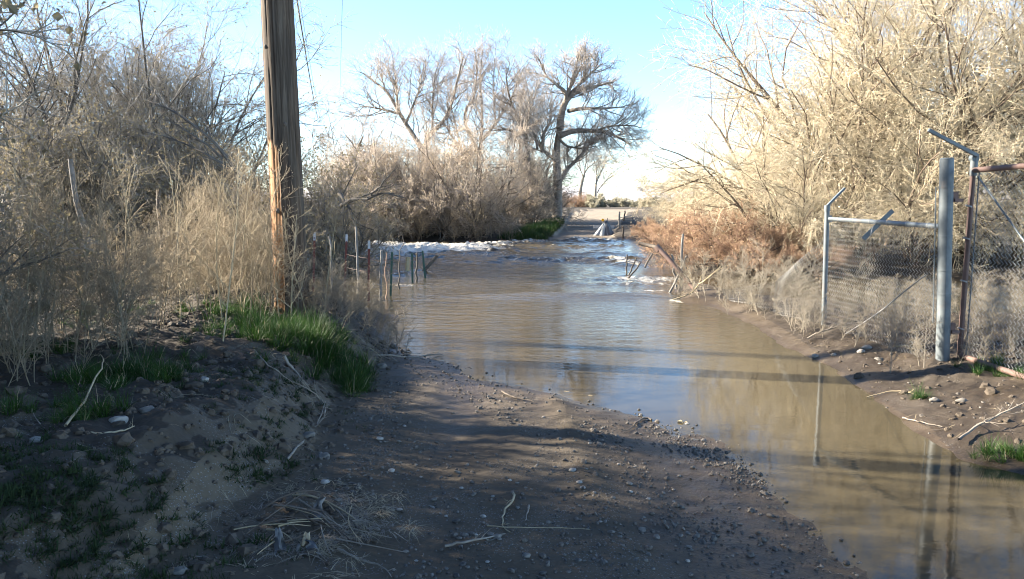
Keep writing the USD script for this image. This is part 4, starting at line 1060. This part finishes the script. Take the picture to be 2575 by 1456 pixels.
def weed_ok(x, y):
    edge = -2.75 - 0.25 * math.sin(y * 2.1) - 0.45 * (meshkit.noise(np.array([x * 1.2, y * 1.2, 4.0])) - 0.3)
    if y > 8.6:
        edge = -2.6 - 0.5 * max(0.0, y - 9.6)
    if x > edge or signed(np.array([x]), np.array([y]))[0] < 0.15:
        return False
    if y < 5.2 and rng.random() < 0.35:
        return False
    if x < -3.7 - 0.1 * (y - 6) and rng.random() < 0.72:
        return False
    dens = meshkit.noise(np.array([x * 0.9, y * 0.9, 9.0]))
    return rng.random() < 0.35 + 0.9 * dens - 0.08 * max(0, -x - 4.5)
pts = sample(340, -7.2, -1.5, 4.0, 11.6, weed_ok)
near_f = np.clip((pts[:, 1] - 2.6) / 3.6, 0.45, 1.0)
scatter('dry_weeds', 'mass of tall dry tan weeds covering the left bank around the utility pole', 'weeds', weed_protos, pts, rng.uniform(0, 360, len(pts)), near_f * rng.uniform(0.55, 1.05, len(pts)) * np.where(pts[:, 0] < -4.0, 0.75, 1.0), rng.normal(0, 9, (len(pts), 2)) + [0, 3])
# grey low weeds: right of the pole by the water, and round the fence
pts = sample(62, -2.4, -1.15, 8.0, 10.4, lambda x, y: signed(np.array([x]), np.array([y]))[0] > 0.05 and rng.random() < 0.9)
scatter('grey_weeds', 'low grey-brown dry weeds leaning over the water right of the utility pole', 'weeds', grey_protos, pts, rng.uniform(0, 360, len(pts)), rng.uniform(0.4, 0.75, len(pts)), rng.normal(0, 10, (len(pts), 2)) + [0, 18])
def right_ok(x, y):
    s = signed(np.array([x]), np.array([y]))[0]
    if y > 10.9 and x > 4.4:
        return False
    if s < (0.35 if y < 8 else 0.20) or (y < gp[1] - 0.3 and x < gx0 + 0.1):
        return False
    return rng.random() < 0.35 + 0.9 * sstep(np.array([x]), 3.2, 4.2)[0]
pts = sample(470, 2.6, 9.5, 6.0, 12.8, right_ok)
scatter('grey_weeds', 'pale grey dry weeds in front of and behind the chain-link fence', 'weeds', grey_protos, pts, rng.uniform(0, 360, len(pts)), rng.uniform(0.40, 0.80, len(pts)), rng.normal(0, 10, (len(pts), 2)))
pts = sample(26, 2.5, 4.2, 11.2, 14.6, lambda x, y: signed(np.array([x]), np.array([y]))[0] > -0.05)
scatter('grey_weeds', 'dry weeds clinging to the mound by the fallen pipe', 'weeds', grey_protos, pts, rng.uniform(0, 360, len(pts)), rng.uniform(0.7, 1.2, len(pts)), rng.normal(0, 14, (len(pts), 2)))
# reeds and dead grass at the foot of the thicket
pts = sample(520, -16, 1.9, 31.6, 36.5, lambda x, y: x < -0.1 + 0.12 * (y - 32) and signed(np.array([x]), np.array([y]))[0] > -0.5)
scatter('dry_weeds', 'brown dry undergrowth along the far water edge under the thicket', 'weeds', grey_protos + weed_protos, pts, rng.uniform(0, 360, len(pts)), rng.uniform(0.8, 1.5, len(pts)), rng.normal(0, 9, (len(pts), 2)))

# single weeds that stand out of the mass
one = None
SINGLE = [(300, 820, 'tall'), (455, 840, 'tall'), (505, 815, 'tall'), (560, 830, 'tall'), (610, 815, 'tall'), (660, 800, 'tall'), (700, 815, 'front'), (728, 820, 'front'), (775, 805, 'front'), (815, 805, 'right'), (350, 850, 'tall'), (130, 900, 'tall'), (60, 960, 'tall'), (560, 900, 'tall')]
LBL = ['tall pale branching weed near the dark upright stick', 'pale weed with a forked top left of the dense weeds', 'bright straw-coloured tall weed in the middle of the left weeds', 'tall straw-coloured weed with side branches, left of the pole', 'many-branched straw weed two paces left of the pole', 'tall straw weed close to the left side of the pole', 'dry weed in front of the left edge of the pole', 'thin dry weed crossing the front of the pole foot', 'dry weed leaning right from the foot of the pole', 'dry weed leaning over the grey weeds right of the pole',
       'pale weed right of the crooked stake', 'tall dry weed near the left frame edge', 'dry weed cut off by the left frame edge', 'short straw weed above the green grass']
for k, (px, py, w) in enumerate(SINGLE):
    c = G(px, py, 0.40); c[2] = tz(c[0], c[1])
    st, fl = weed_mesh(400 + k, 1.55 if w == 'tall' else 1.2, 9, 5, r0=0.0075)
    o = thing('tall_weed', LBL[k], 'weed', c, float(rng.uniform(0, 360)), 0.85 if c[1] < 6 else 1.0)
    part('stems', st, 'straw', o, smooth=True); part('seeds', fl, 'weed_fluff', o, kind='stuff')

def tuft(seed, n, h, w=0.0045, lean=0.35):
    rng = np.random.default_rng(seed)
    a = rng.uniform(0, 2 * np.pi, n); rr = 0.06 * np.sqrt(rng.random(n))
    st = np.stack([rr * np.cos(a), rr * np.sin(a), np.full(n, -0.02)], 1)
    a2 = a + rng.normal(0, 0.6, n); tl = np.abs(rng.normal(0, lean, n)) if lean < 1.1 else rng.uniform(1.2, 1.6, n)
    d = np.stack([np.sin(tl) * np.cos(a2), np.sin(tl) * np.sin(a2), np.cos(tl)], 1)
    P, R = grow(st, d, h * rng.uniform(0.35, 1.2, n), np.full(n, w), 4, rng, curl=0.16, up=-0.22, tip=0.1)
    side = unit(np.cross(d, [0, 0, 1.0] + rng.normal(0, 0.1, (n, 3))))[:, None] * R[..., None]
    v = np.stack([P - side, P + side], 2).reshape(-1, 3)
    b = (np.arange(n) * 8)[:, None]
    f = [b + [2 * k, 2 * k + 1, 2 * k + 3] for k in range(3)] + [b + [2 * k, 2 * k + 3, 2 * k + 2] for k in range(3)]
    return v, np.vstack(f)
short_protos = [[('blades', tuft(520 + k, 110, 0.04, 0.0038, 1.0), 'low_growth', True)] for k in range(2)]
grass_protos = [[('blades', tuft(500 + k, 70, h, 0.0036, 0.62), 'green_blade', True), ('dry_blades', tuft(540 + k, 7, h * 0.95, 0.003, 0.85), 'straw', True)] for k, h in enumerate((0.22, 0.29, 0.13, 0.18))]

def grass(label, spots, n, s0, s1, name='green_grass', protos=None):
    out = []
    for px, py, rx, ry, wgt in spots:
        c = G(px, py, 0.38 if px < 1100 else 0.12)
        for _ in range(int(n * wgt)):
            x, y = c[0] + rng.normal(0, rx), c[1] + rng.normal(0, ry)
            if signed(np.array([x]), np.array([y]))[0] > 0.03:
                out.append((x, y))
    out = np.array(out)
    out = np.column_stack([out, terr(out[:, 0], out[:, 1])])
    scatter(name, label, 'grass', protos or grass_protos, out, rng.uniform(0, 360, len(out)), rng.uniform(s0, s1, len(out)), rng.normal(0, 10, (len(out), 2)))
grass('lush green grass growing round the foot of the utility pole', [(720, 850, 0.26, 0.26, 0.30), (770, 868, 0.22, 0.24, 0.30), (840, 860, 0.15, 0.28, 0.28), (660, 865, 0.18, 0.2, 0.15), (890, 885, 0.05, 0.2, 0.1), (610, 815, 0.2, 0.3, 0.12)], 330, 0.45, 1.0)
grass('green grass clumps on the left bank among the dry weeds', [(310, 1000, 0.16, 0.16, 0.4), (380, 985, 0.12, 0.12, 0.2), (250, 830, 0.4, 0.4, 0.2), (100, 950, 0.25, 0.2, 0.12), (480, 940, 0.25, 0.15, 0.05), (160, 1110, 0.15, 0.10, 0.12), (200, 740, 1.2, 1.0, 0.4)], 190, 0.30, 0.75)
grass('short dark green growth on the shaded lower left bank', [(120, 1280, 0.3, 0.2, 0.5), (60, 1220, 0.3, 0.2, 0.3), (650, 1090, 0.15, 0.2, 0.12), (700, 960, 0.3, 0.35, 0.2), (560, 970, 0.3, 0.25, 0.2), (180, 1340, 0.25, 0.15, 0.2), (600, 1260, 0.1, 0.1, 0.05)], 260, 0.5, 1.3, protos=short_protos)
grass('sparse green tufts at the edge of the right bank', [(2320, 985, 0.05, 0.04, 0.07), (2510, 950, 0.15, 0.2, 0.30), (2545, 1115, 0.10, 0.10, 0.22)], 110, 0.25, 0.60)
out = []
for _ in range(900):
    t = rng.random()
    y = 33.4 + 12 * t
    x = np.interp(y, road_y, road_x) - np.interp(y, road_y, road_w) - 0.05 - rng.random() * 1.8 * (1 - 0.8 * t)
    if signed(np.array([x]), np.array([y]))[0] > -0.1:
        out.append((x, y))
out = np.array(out)
out = np.column_stack([out, terr(out[:, 0], out[:, 1])])
scatter('green_grass', 'bright green grass verge on the left of the far road', 'grass', grass_protos, out, rng.uniform(0, 360, len(out)), rng.uniform(0.9, 1.7, len(out)), rng.normal(0, 10, (len(out), 2)))

# ------------------------------------------------------------------ gravel, stones, sticks, debris
def rock(seed, sub=1, flat=0.7, rough=0.25):
    m = trimesh.creation.icosphere(sub, 1.0)
    rr = np.random.default_rng(seed)
    v = np.array(m.vertices)
    v = v * (1 + rough * (meshkit.noise(v * 1.7 + rr.uniform(0, 50, 3))[:, None] - 0.5) * 2) * [1, rr.uniform(0.65, 0.95), flat * rr.uniform(0.7, 1.1)]
    return v, np.array(m.faces)
grav = [[('pebble', rock(600 + k, 0 if k < 3 else 1), ('gravel_look', 'gravel_look', 'stone', 'dark_gravel')[k], k == 3)] for k in range(4)]
STREAK = [[(1160, 955), (1290, 1050), (1370, 1110), (1450, 1190), (1510, 1290), (1560, 1400)], [(1640, 1050), (1760, 1110), (1850, 1160), (1910, 1210)], [(1000, 950), (960, 1100), (930, 1230)], [(1480, 1060), (1600, 1180), (1760, 1350)], [(1130, 915), (1260, 965), (1400, 1000), (1500, 1030)]]
pts = []
for line in STREAK:
    P = smooth_line([G(a, b, 0.08) for a, b in line], 60)
    for _ in range(950 if line[0] != (1130, 915) else 200):
        c = P[rng.integers(0, 60)]
        pts.append((c[0] + rng.normal(0, 0.10), c[1] + rng.normal(0, 0.09)))
for _ in range(17000):
    x, y = rng.uniform(-1.6, 2.6), 2.4 + 6.2 * rng.random() ** 1.3
    if meshkit.noise(np.array([x * 1.6, y * 1.1, 3.0])) > 0.40 + 0.25 * rng.random():
        pts.append((x, y))
for _ in range(900):
    pts.append((rng.uniform(2.6, 5.0), rng.uniform(4.0, 8.0)))
pts = np.array(pts)
zz = terr(pts[:, 0], pts[:, 1])
okk = (zz > -0.012)
pts, zz = pts[okk], zz[okk]
size = np.clip(0.0046 * np.exp(rng.normal(0, 0.62, len(pts))), 0.002, 0.022)
scatter('gravel', 'loose gravel scattered over the muddy road', 'gravel', grav, np.column_stack([pts, zz + size * 0.2]), rng.uniform(0, 360, len(pts)), size, rng.normal(0, 25, (len(pts), 2)))

def stone(px, py, r, label, mat='stone', group=None, z0=0.1):
    c = G(px, py, z0); c[2] = tz(c[0], c[1])
    for _ in range(3):
        c2 = G(px, py, c[2]); c = np.array([c2[0], c2[1], tz(c2[0], c2[1])])
    k = int(px * 3 + py)
    solo_m = rock(k, 2, 0.65, 0.3)
    v = solo_m[0] * r + c + [0, 0, r * 0.25]
    solo('stone', (v, solo_m[1]), mat, label, 'stone', smooth=True, group=group)
for a in [(955, 1105, 0.022, 'flat pale stone left on the road above the dark shadow band', 'pale_stone'), (1440, 1184, 0.022, 'pale stone at the top of the gravel ridge', 'pale_stone'), (817, 1215, 0.024, 'rounded pale stone at the left road edge by the debris pile', 'pale_stone'),
          (885, 1238, 0.014, 'small tan stone right of the rounded pale one', 'stone'), (1005, 1283, 0.016, 'tan stone on the sunlit mud right of the debris pile', 'pale_stone'), (1324, 1400, 0.02, 'grey stone low in the shade of the road', 'stone'),
          (988, 1283, 0.012, 'small grey stone touching the tan stone on the sunlit mud', 'stone'), (1215, 1300, 0.015, 'small pale stone near the curved twig', 'pale_stone'), (1170, 1348, 0.018, 'grey stone beside the shaded twig line', 'stone'),
          (1250, 1352, 0.022, 'blue-grey stone in a cluster right of the shaded twig line', 'stone'), (1232, 1346, 0.018, 'blue-grey flat stone next to the cluster stone', 'stone'), (985, 1185, 0.018, 'pale grey stone in mid road left of the gravel', 'pale_stone'),
          (1728, 1068, 0.020, 'whitish pebble near the right waterline', 'pale_stone'), (1458, 1214, 0.018, 'pale stone in the gravel ridge below the topmost one', 'pale_stone'), (1465, 1228, 0.016, 'third pale stone down the gravel ridge', 'pale_stone'),
          (300, 1052, 0.05, 'larger pale stone on the left bank under the green tuft', 'pale_stone'), (370, 1032, 0.04, 'grey stone on the left bank right of the green tuft', 'stone'), (515, 958, 0.03, 'small white stone on top of the left bank', 'pale_stone'),
          (90, 1108, 0.035, 'pale stone on the left bank near the left frame edge', 'pale_stone'), (815, 1150, 0.035, 'flat stone at the foot of the bank under the slanting stick', 'stone'), (775, 1098, 0.045, 'grey stone half buried at the foot of the left bank', 'stone'),
          (960, 925, 0.05, 'grey stone at the road edge below the green grass', 'stone'), (893, 930, 0.045, 'upright grey stone under the right end of the green grass', 'stone'), (450, 1440, 0.03, 'shaded grey stone at the bottom of the left bank', 'stone'),
          (2050, 902, 0.035, 'whitish stone left in the row on the right bank', 'pale_stone'), (2095, 905, 0.03, 'small whitish stone in the row on the right bank', 'pale_stone'), (2180, 870, 0.05, 'topmost whitish stone on the right bank below the mesh', 'pale_stone'),
          (2165, 885, 0.04, 'whitish flat stone on the right bank below the topmost', 'pale_stone'), (2210, 905, 0.04, 'grey stone right in the row on the right bank', 'stone'), (2350, 1010, 0.04, 'dark grey stone in the shade below the gate post', 'stone'), (2420, 1012, 0.045, 'dark stone in the shade right of the gate post foot', 'stone')]:
    stone(*a)
for k in range(70):
    px, py = rng.uniform(830, 1750), rng.uniform(1010, 1440)
    c = G(px, py, 0.08)
    if signed(c[:1], c[1:2])[0] > 0.3 and c[0] > -1.1:
        stone(px, py, float(rng.uniform(0.008, 0.014)), 'small grey-brown pebble lying on the muddy road', 'stone' if k % 3 else 'pale_stone', 'pebbles on the muddy road')

def ground_pt(px, py, lift=0.01):
    c = G(px, py, 0.1)
    for _ in range(4):
        c = G(px, py, tz(c[0], c[1]) + lift)
    return c

def stick(name, label, pts, r, mat='dead_stick', seed=0, twigs=0, tl=0.15, lift=0.012, cat='stick'):
    dead_branch(name, label, [([ground_pt(a, b, lift if len(q) == 2 else q[2]) for q in pts for a, b in [q[:2]]], r)], cat, mat, seed, twigs, tl, tw=0.0025)
stick('curved_twig', 'pale curved twig lying on the sunlit road, bottom centre', [(1292, 1240), (1288, 1262), (1268, 1285), (1262, 1310), (1282, 1338)], 0.0075, 'straw', 1, 2, 0.10)
stick('twig', 'long thin straw lying across the road beside the curved twig', [(1225, 1322), (1320, 1326), (1484, 1330)], 0.003, 'straw', 2)
stick('twig', 'short brown twig right of the curved twig', [(1330, 1270), (1326, 1290), (1322, 1310)], 0.006, 'dead_stick', 3)
stick('dead_branch', 'grey twiggy dead branch lying in the shade, bottom middle', [(1120, 1372), (1190, 1358), (1270, 1340)], 0.007, 'dead_stick', 4, 4, 0.10)
stick('dead_branch', 'dark curled root near the right waterline on the road', [(1640, 1056), (1630, 1052), (1600, 1062), (1580, 1080), (1562, 1085)], 0.008, 'dark_stick', 5, 3, 0.05)
stick('dead_branch', 'pale forked dead branch reaching over the water left of the road end', [(905, 886), (960, 893), (1020, 897), (1080, 893), (1105, 890)], 0.012, 'dead_stick', 6, 9, 0.35, 0.03)
stick('dead_branch', 'pale slanting stick on the left bank, its end pointing at the road', [(722, 1155), (765, 1105), (800, 1060), (818, 1010, 0.06)], 0.009, 'dead_stick', 7, 8, 0.20)
stick('dead_branch', 'grey branched dead stem at the bank edge above the slanting stick', [(815, 1040), (806, 1005), (780, 980, 0.1), (735, 960, 0.1)], 0.008, 'dead_stick', 8, 8, 0.18)
stick('stick', 'white-barked stick lying below the green grass', [(715, 895), (735, 925), (770, 970)], 0.014, 'dead_stick', 9)
stick('stick', 'long thin grey stalk leaning across the lower bank below the grass', [(640, 880), (700, 935), (760, 985)], 0.007, 'dead_stick', 10, 2, 0.1, 0.04)
stick('stick', 'pale arching stalk at the far left of the bank', [(165, 1070, 0.01), (215, 1000, 0.06), (245, 940, 0.12), (252, 890, 0.14)], 0.008, 'straw', 11, 0)
stick('stick', 'pale stalk lying across the bank top at the left', [(225, 1090), (290, 1085), (340, 1070)], 0.008, 'straw', 12, 1)
stick('stick', 'thin straw stalk in front of the green grass, right of the pole', [(830, 855, 0.15), (880, 858, 0.15), (930, 875, 0.08), (960, 900, 0.02)], 0.004, 'straw', 13, 1, 0.1)
stick('stick', 'straight grey stalk on the bank slope in the middle of the left side', [(580, 1050), (640, 1055), (700, 1058)], 0.005, 'dead_stick', 14)
stick('dead_branch', 'thin dead branch in the shade at the very bottom of the picture', [(850, 1380), (900, 1405), (950, 1420), (985, 1450)], 0.006, 'dead_stick', 15, 4, 0.1)
stick('dead_branch', 'bare grey branch leaning out of the right bank at the frame edge', [(2410, 1105), (2470, 1065, 0.06), (2530, 1035, 0.12), (2600, 1000, 0.2)], 0.010, 'dead_stick', 16, 8, 0.25)
stick('dead_branch', 'thin branch lying on the right shore beside the water', [(2270, 1050), (2320, 1062), (2370, 1072)], 0.006, 'dead_stick', 17, 2, 0.1)
stick('dead_branch', 'straw-coloured stems fallen in front of the gate post', [(2250, 872, 0.05), (2300, 868, 0.05), (2345, 872, 0.03)], 0.008, 'straw', 18, 6, 0.2)
stick('dead_branch', 'pale matted dead stems below the chain-link mesh', [(2030, 850, 0.06), (2080, 828, 0.1), (2140, 812, 0.1), (2200, 815, 0.05)], 0.009, 'dead_stick', 19, 12, 0.3)
stick('dead_branch', 'reddish stem lying on the mud left of the shaded ground on the right bank', [(2180, 1000), (2230, 985), (2300, 990)], 0.005, 'straw', 20, 1, 0.1)
stick('dead_branch', 'dark floating debris stick at the waterline, middle of the near shore', [(1262, 985), (1300, 1000), (1345, 1012)], 0.010, 'dark_stick', 21, 3, 0.08)
stick('dead_branch', 'straw debris lying along the waterline', [(1420, 985), (1460, 992), (1510, 1003)], 0.008, 'straw', 22, 4, 0.08)
stick('dead_branch', 'light wood chip at the right waterline', [(1708, 1060), (1730, 1063)], 0.010, 'straw', 23)
stick('dead_branch', 'bleached twigs heaped against the mound by the fallen pipe', [(1690, 755, 0.02), (1740, 735, 0.15), (1790, 690, 0.4), (1815, 668, 0.5)], 0.012, 'straw', 24, 6, 0.4)
stick('dead_branch', 'dark twigs sticking out of the water at the tip of the left bank', [(985, 800, 0.02), (1005, 790, 0.05), (1025, 782, 0.10)], 0.009, 'dark_stick', 25, 9, 0.2)

# heap of flood debris at the left edge of the road
hc = ground_pt(785, 1320, 0.0)
o = thing('debris_pile', 'heap of dead twigs, straw and scraps at the lower left edge of the road', 'debris pile', hc)
rg = np.random.default_rng(77)
for k in range(34):
    a = rg.normal(0, 0.75) - 0.5
    L = rg.uniform(0.12, 0.5)
    c = np.array([rg.normal(0.02, 0.11), rg.normal(0, 0.12), 0])
    d = np.array([math.cos(a), math.sin(a), rg.normal(0, 0.10)])
    P = np.array([c - d * L / 2, c + [rg.normal(0, .02), rg.normal(0, .02), 0.0], c + d * L / 2])
    gz = terr(P[:, 0] + hc[0], P[:, 1] + hc[1]) - hc[2]
    P[:, 2] = gz + 0.012 + np.abs(rg.normal(0.0, 0.02)) + [0, 0.008, 0]
    part('stick', bent(list(P), float(rg.uniform(0.0022, 0.006)), 5, K=6, r2=0.0016), ('dead_stick', 'straw', 'dark_stick', 'dark_stick')[k % 4], o, smooth=True)
def scrap(px, py, w, h, tilt, rz, seed):
    rr = np.random.default_rng(seed)
    n = 5
    u, v = np.meshgrid(np.linspace(-0.5, 0.5, n), np.linspace(0, 1, n))
    x = u * w * (1 - 0.5 * v + 0.3 * rr.normal(0, 0.3, u.shape)); zq = v * h * math.cos(tilt); yq = v * h * math.sin(tilt) + 0.02 * rr.normal(0, 1, u.shape)
    V0 = np.stack([x, yq, zq], -1).reshape(-1, 3)
    Rz = trimesh.transformations.rotation_matrix(rz, [0, 0, 1])[:3, :3]
    V0 = V0 @ Rz.T + ground_pt(px, py, 0.0) - hc
    I = np.arange(n * n).reshape(n, n)
    q = np.stack([I[:-1, :-1], I[:-1, 1:], I[1:, 1:], I[1:, :-1]], -1).reshape(-1, 4)
    V1 = V0 + [0, 0.004, 0.001]
    return np.vstack([V0, V1]), np.vstack([q, q[:, ::-1] + n * n])
part('scrap', scrap(705, 1385, 0.05, 0.10, 0.7, 0.4, 1), 'plastic_scrap', o, smooth=True)
part('scrap', scrap(792, 1300, 0.07, 0.09, 0.7, -0.3, 2), 'grey_wood', o, smooth=True)
part('scrap', scrap(770, 1375, 0.05, 0.06, 0.9, 0.2, 3), 'tan_wood', o, smooth=True)
part('scrap', scrap(800, 1395, 0.05, 0.07, 0.9, 1.0, 4), 'plastic_scrap', o, smooth=True)
cl = np.column_stack([rg.normal(0, 0.16, 90), rg.normal(0.04, 0.18, 90)])
cz = terr(cl[:, 0] + hc[0], cl[:, 1] + hc[1]) - hc[2] + 0.006
scatter('mud_clod', None, None, [[('clod', rock(730, 1, 0.6, 0.35), 'clod', False)], [('clod', rock(731, 1, 0.5, 0.35), 'clod', False)]], np.column_stack([cl, cz]), rg.uniform(0, 360, 90), np.clip(0.014 * np.exp(rg.normal(0, 0.5, 90)), 0.006, 0.04), parent=str(o.GetPath()))
scatter('straw_litter', None, None, [[('straws', tuft(700, 26, 0.10, 0.002, 1.3), 'straw', True)], [('straws', tuft(701, 26, 0.10, 0.002, 1.4), 'dead_stick', True)]],
        np.array([[rg.normal(-0.02, 0.18), rg.normal(0.05, 0.22), 0] for _ in range(170)]) * [1, 1, 0] + [0, 0, 0.01], rg.uniform(0, 360, 170), rg.uniform(0.5, 1.2, 170), parent=str(o.GetPath()))
# flotsam left along the waterline
P = smooth_line([np.array([*q, 0.0]) for q in near_shore[3:]], 400)
k = rng.integers(0, 400, 170)
fl = P[k] + np.column_stack([rng.normal(-0.03, 0.07, 170), rng.normal(-0.02, 0.07, 170), np.zeros(170)])
fl[:, 2] = np.maximum(terr(fl[:, 0], fl[:, 1]), 0.002) + 0.002
scatter('flotsam', 'dark twigs and bits of flotsam stranded along the near waterline', 'debris', [[('bits', tuft(720, 9, 0.07, 0.004, 1.5), 'dark_stick', True)], [('clod', (rock(721, 1, 0.6, 0.3)[0] * 0.014, rock(721, 1)[1]), 'dark_gravel', True)], [('bits', tuft(722, 8, 0.08, 0.003, 1.5), 'dead_stick', True)]],
        fl, rng.uniform(0, 360, 170), rng.uniform(0.4, 0.95, 170))
# crumbled soil on the banks
pts = np.vstack([sample(2600, -3.3, -1.1, 2.6, 9.0, lambda x, y: True), sample(500, 2.8, 5.4, 4.0, 9.0, lambda x, y: signed(np.array([x]), np.array([y]))[0] > 0.1)])
scatter('soil_clods', 'crumbled clods of brown soil on the slopes of both banks', 'soil', [[('clod', rock(740 + k, 1, 0.7, 0.4), 'clod', False)] for k in range(3)], pts, rng.uniform(0, 360, len(pts)), np.clip(0.013 * np.exp(rng.normal(0, 0.6, len(pts))), 0.004, 0.055), rng.normal(0, 20, (len(pts), 2)))
# litter of straw and dead leaves over the banks
pts = np.vstack([sample(700, -3.4, -1.15, 3.0, 9.5, lambda x, y: True), sample(420, 2.9, 5.6, 5.0, 10.5, lambda x, y: signed(np.array([x]), np.array([y]))[0] > 0.10), sample(260, 2.9, 4.7, 7.7, 10.6, lambda x, y: signed(np.array([x]), np.array([y]))[0] > 0.16)])
scatter('straw_litter', 'dead straw and leaf litter strewn over both banks', 'litter', [[('straws', tuft(710, 14, 0.14, 0.0022, 1.35), 'dead_stick', True)], [('straws', tuft(711, 10, 0.18, 0.002, 1.4), 'straw', True)], [('straws', tuft(712, 14, 0.10, 0.003, 1.3), 'dark_stick', True)]],
        pts, rng.uniform(0, 360, len(pts)), rng.uniform(0.5, 1.3, len(pts)), rng.normal(0, 8, (len(pts), 2)))
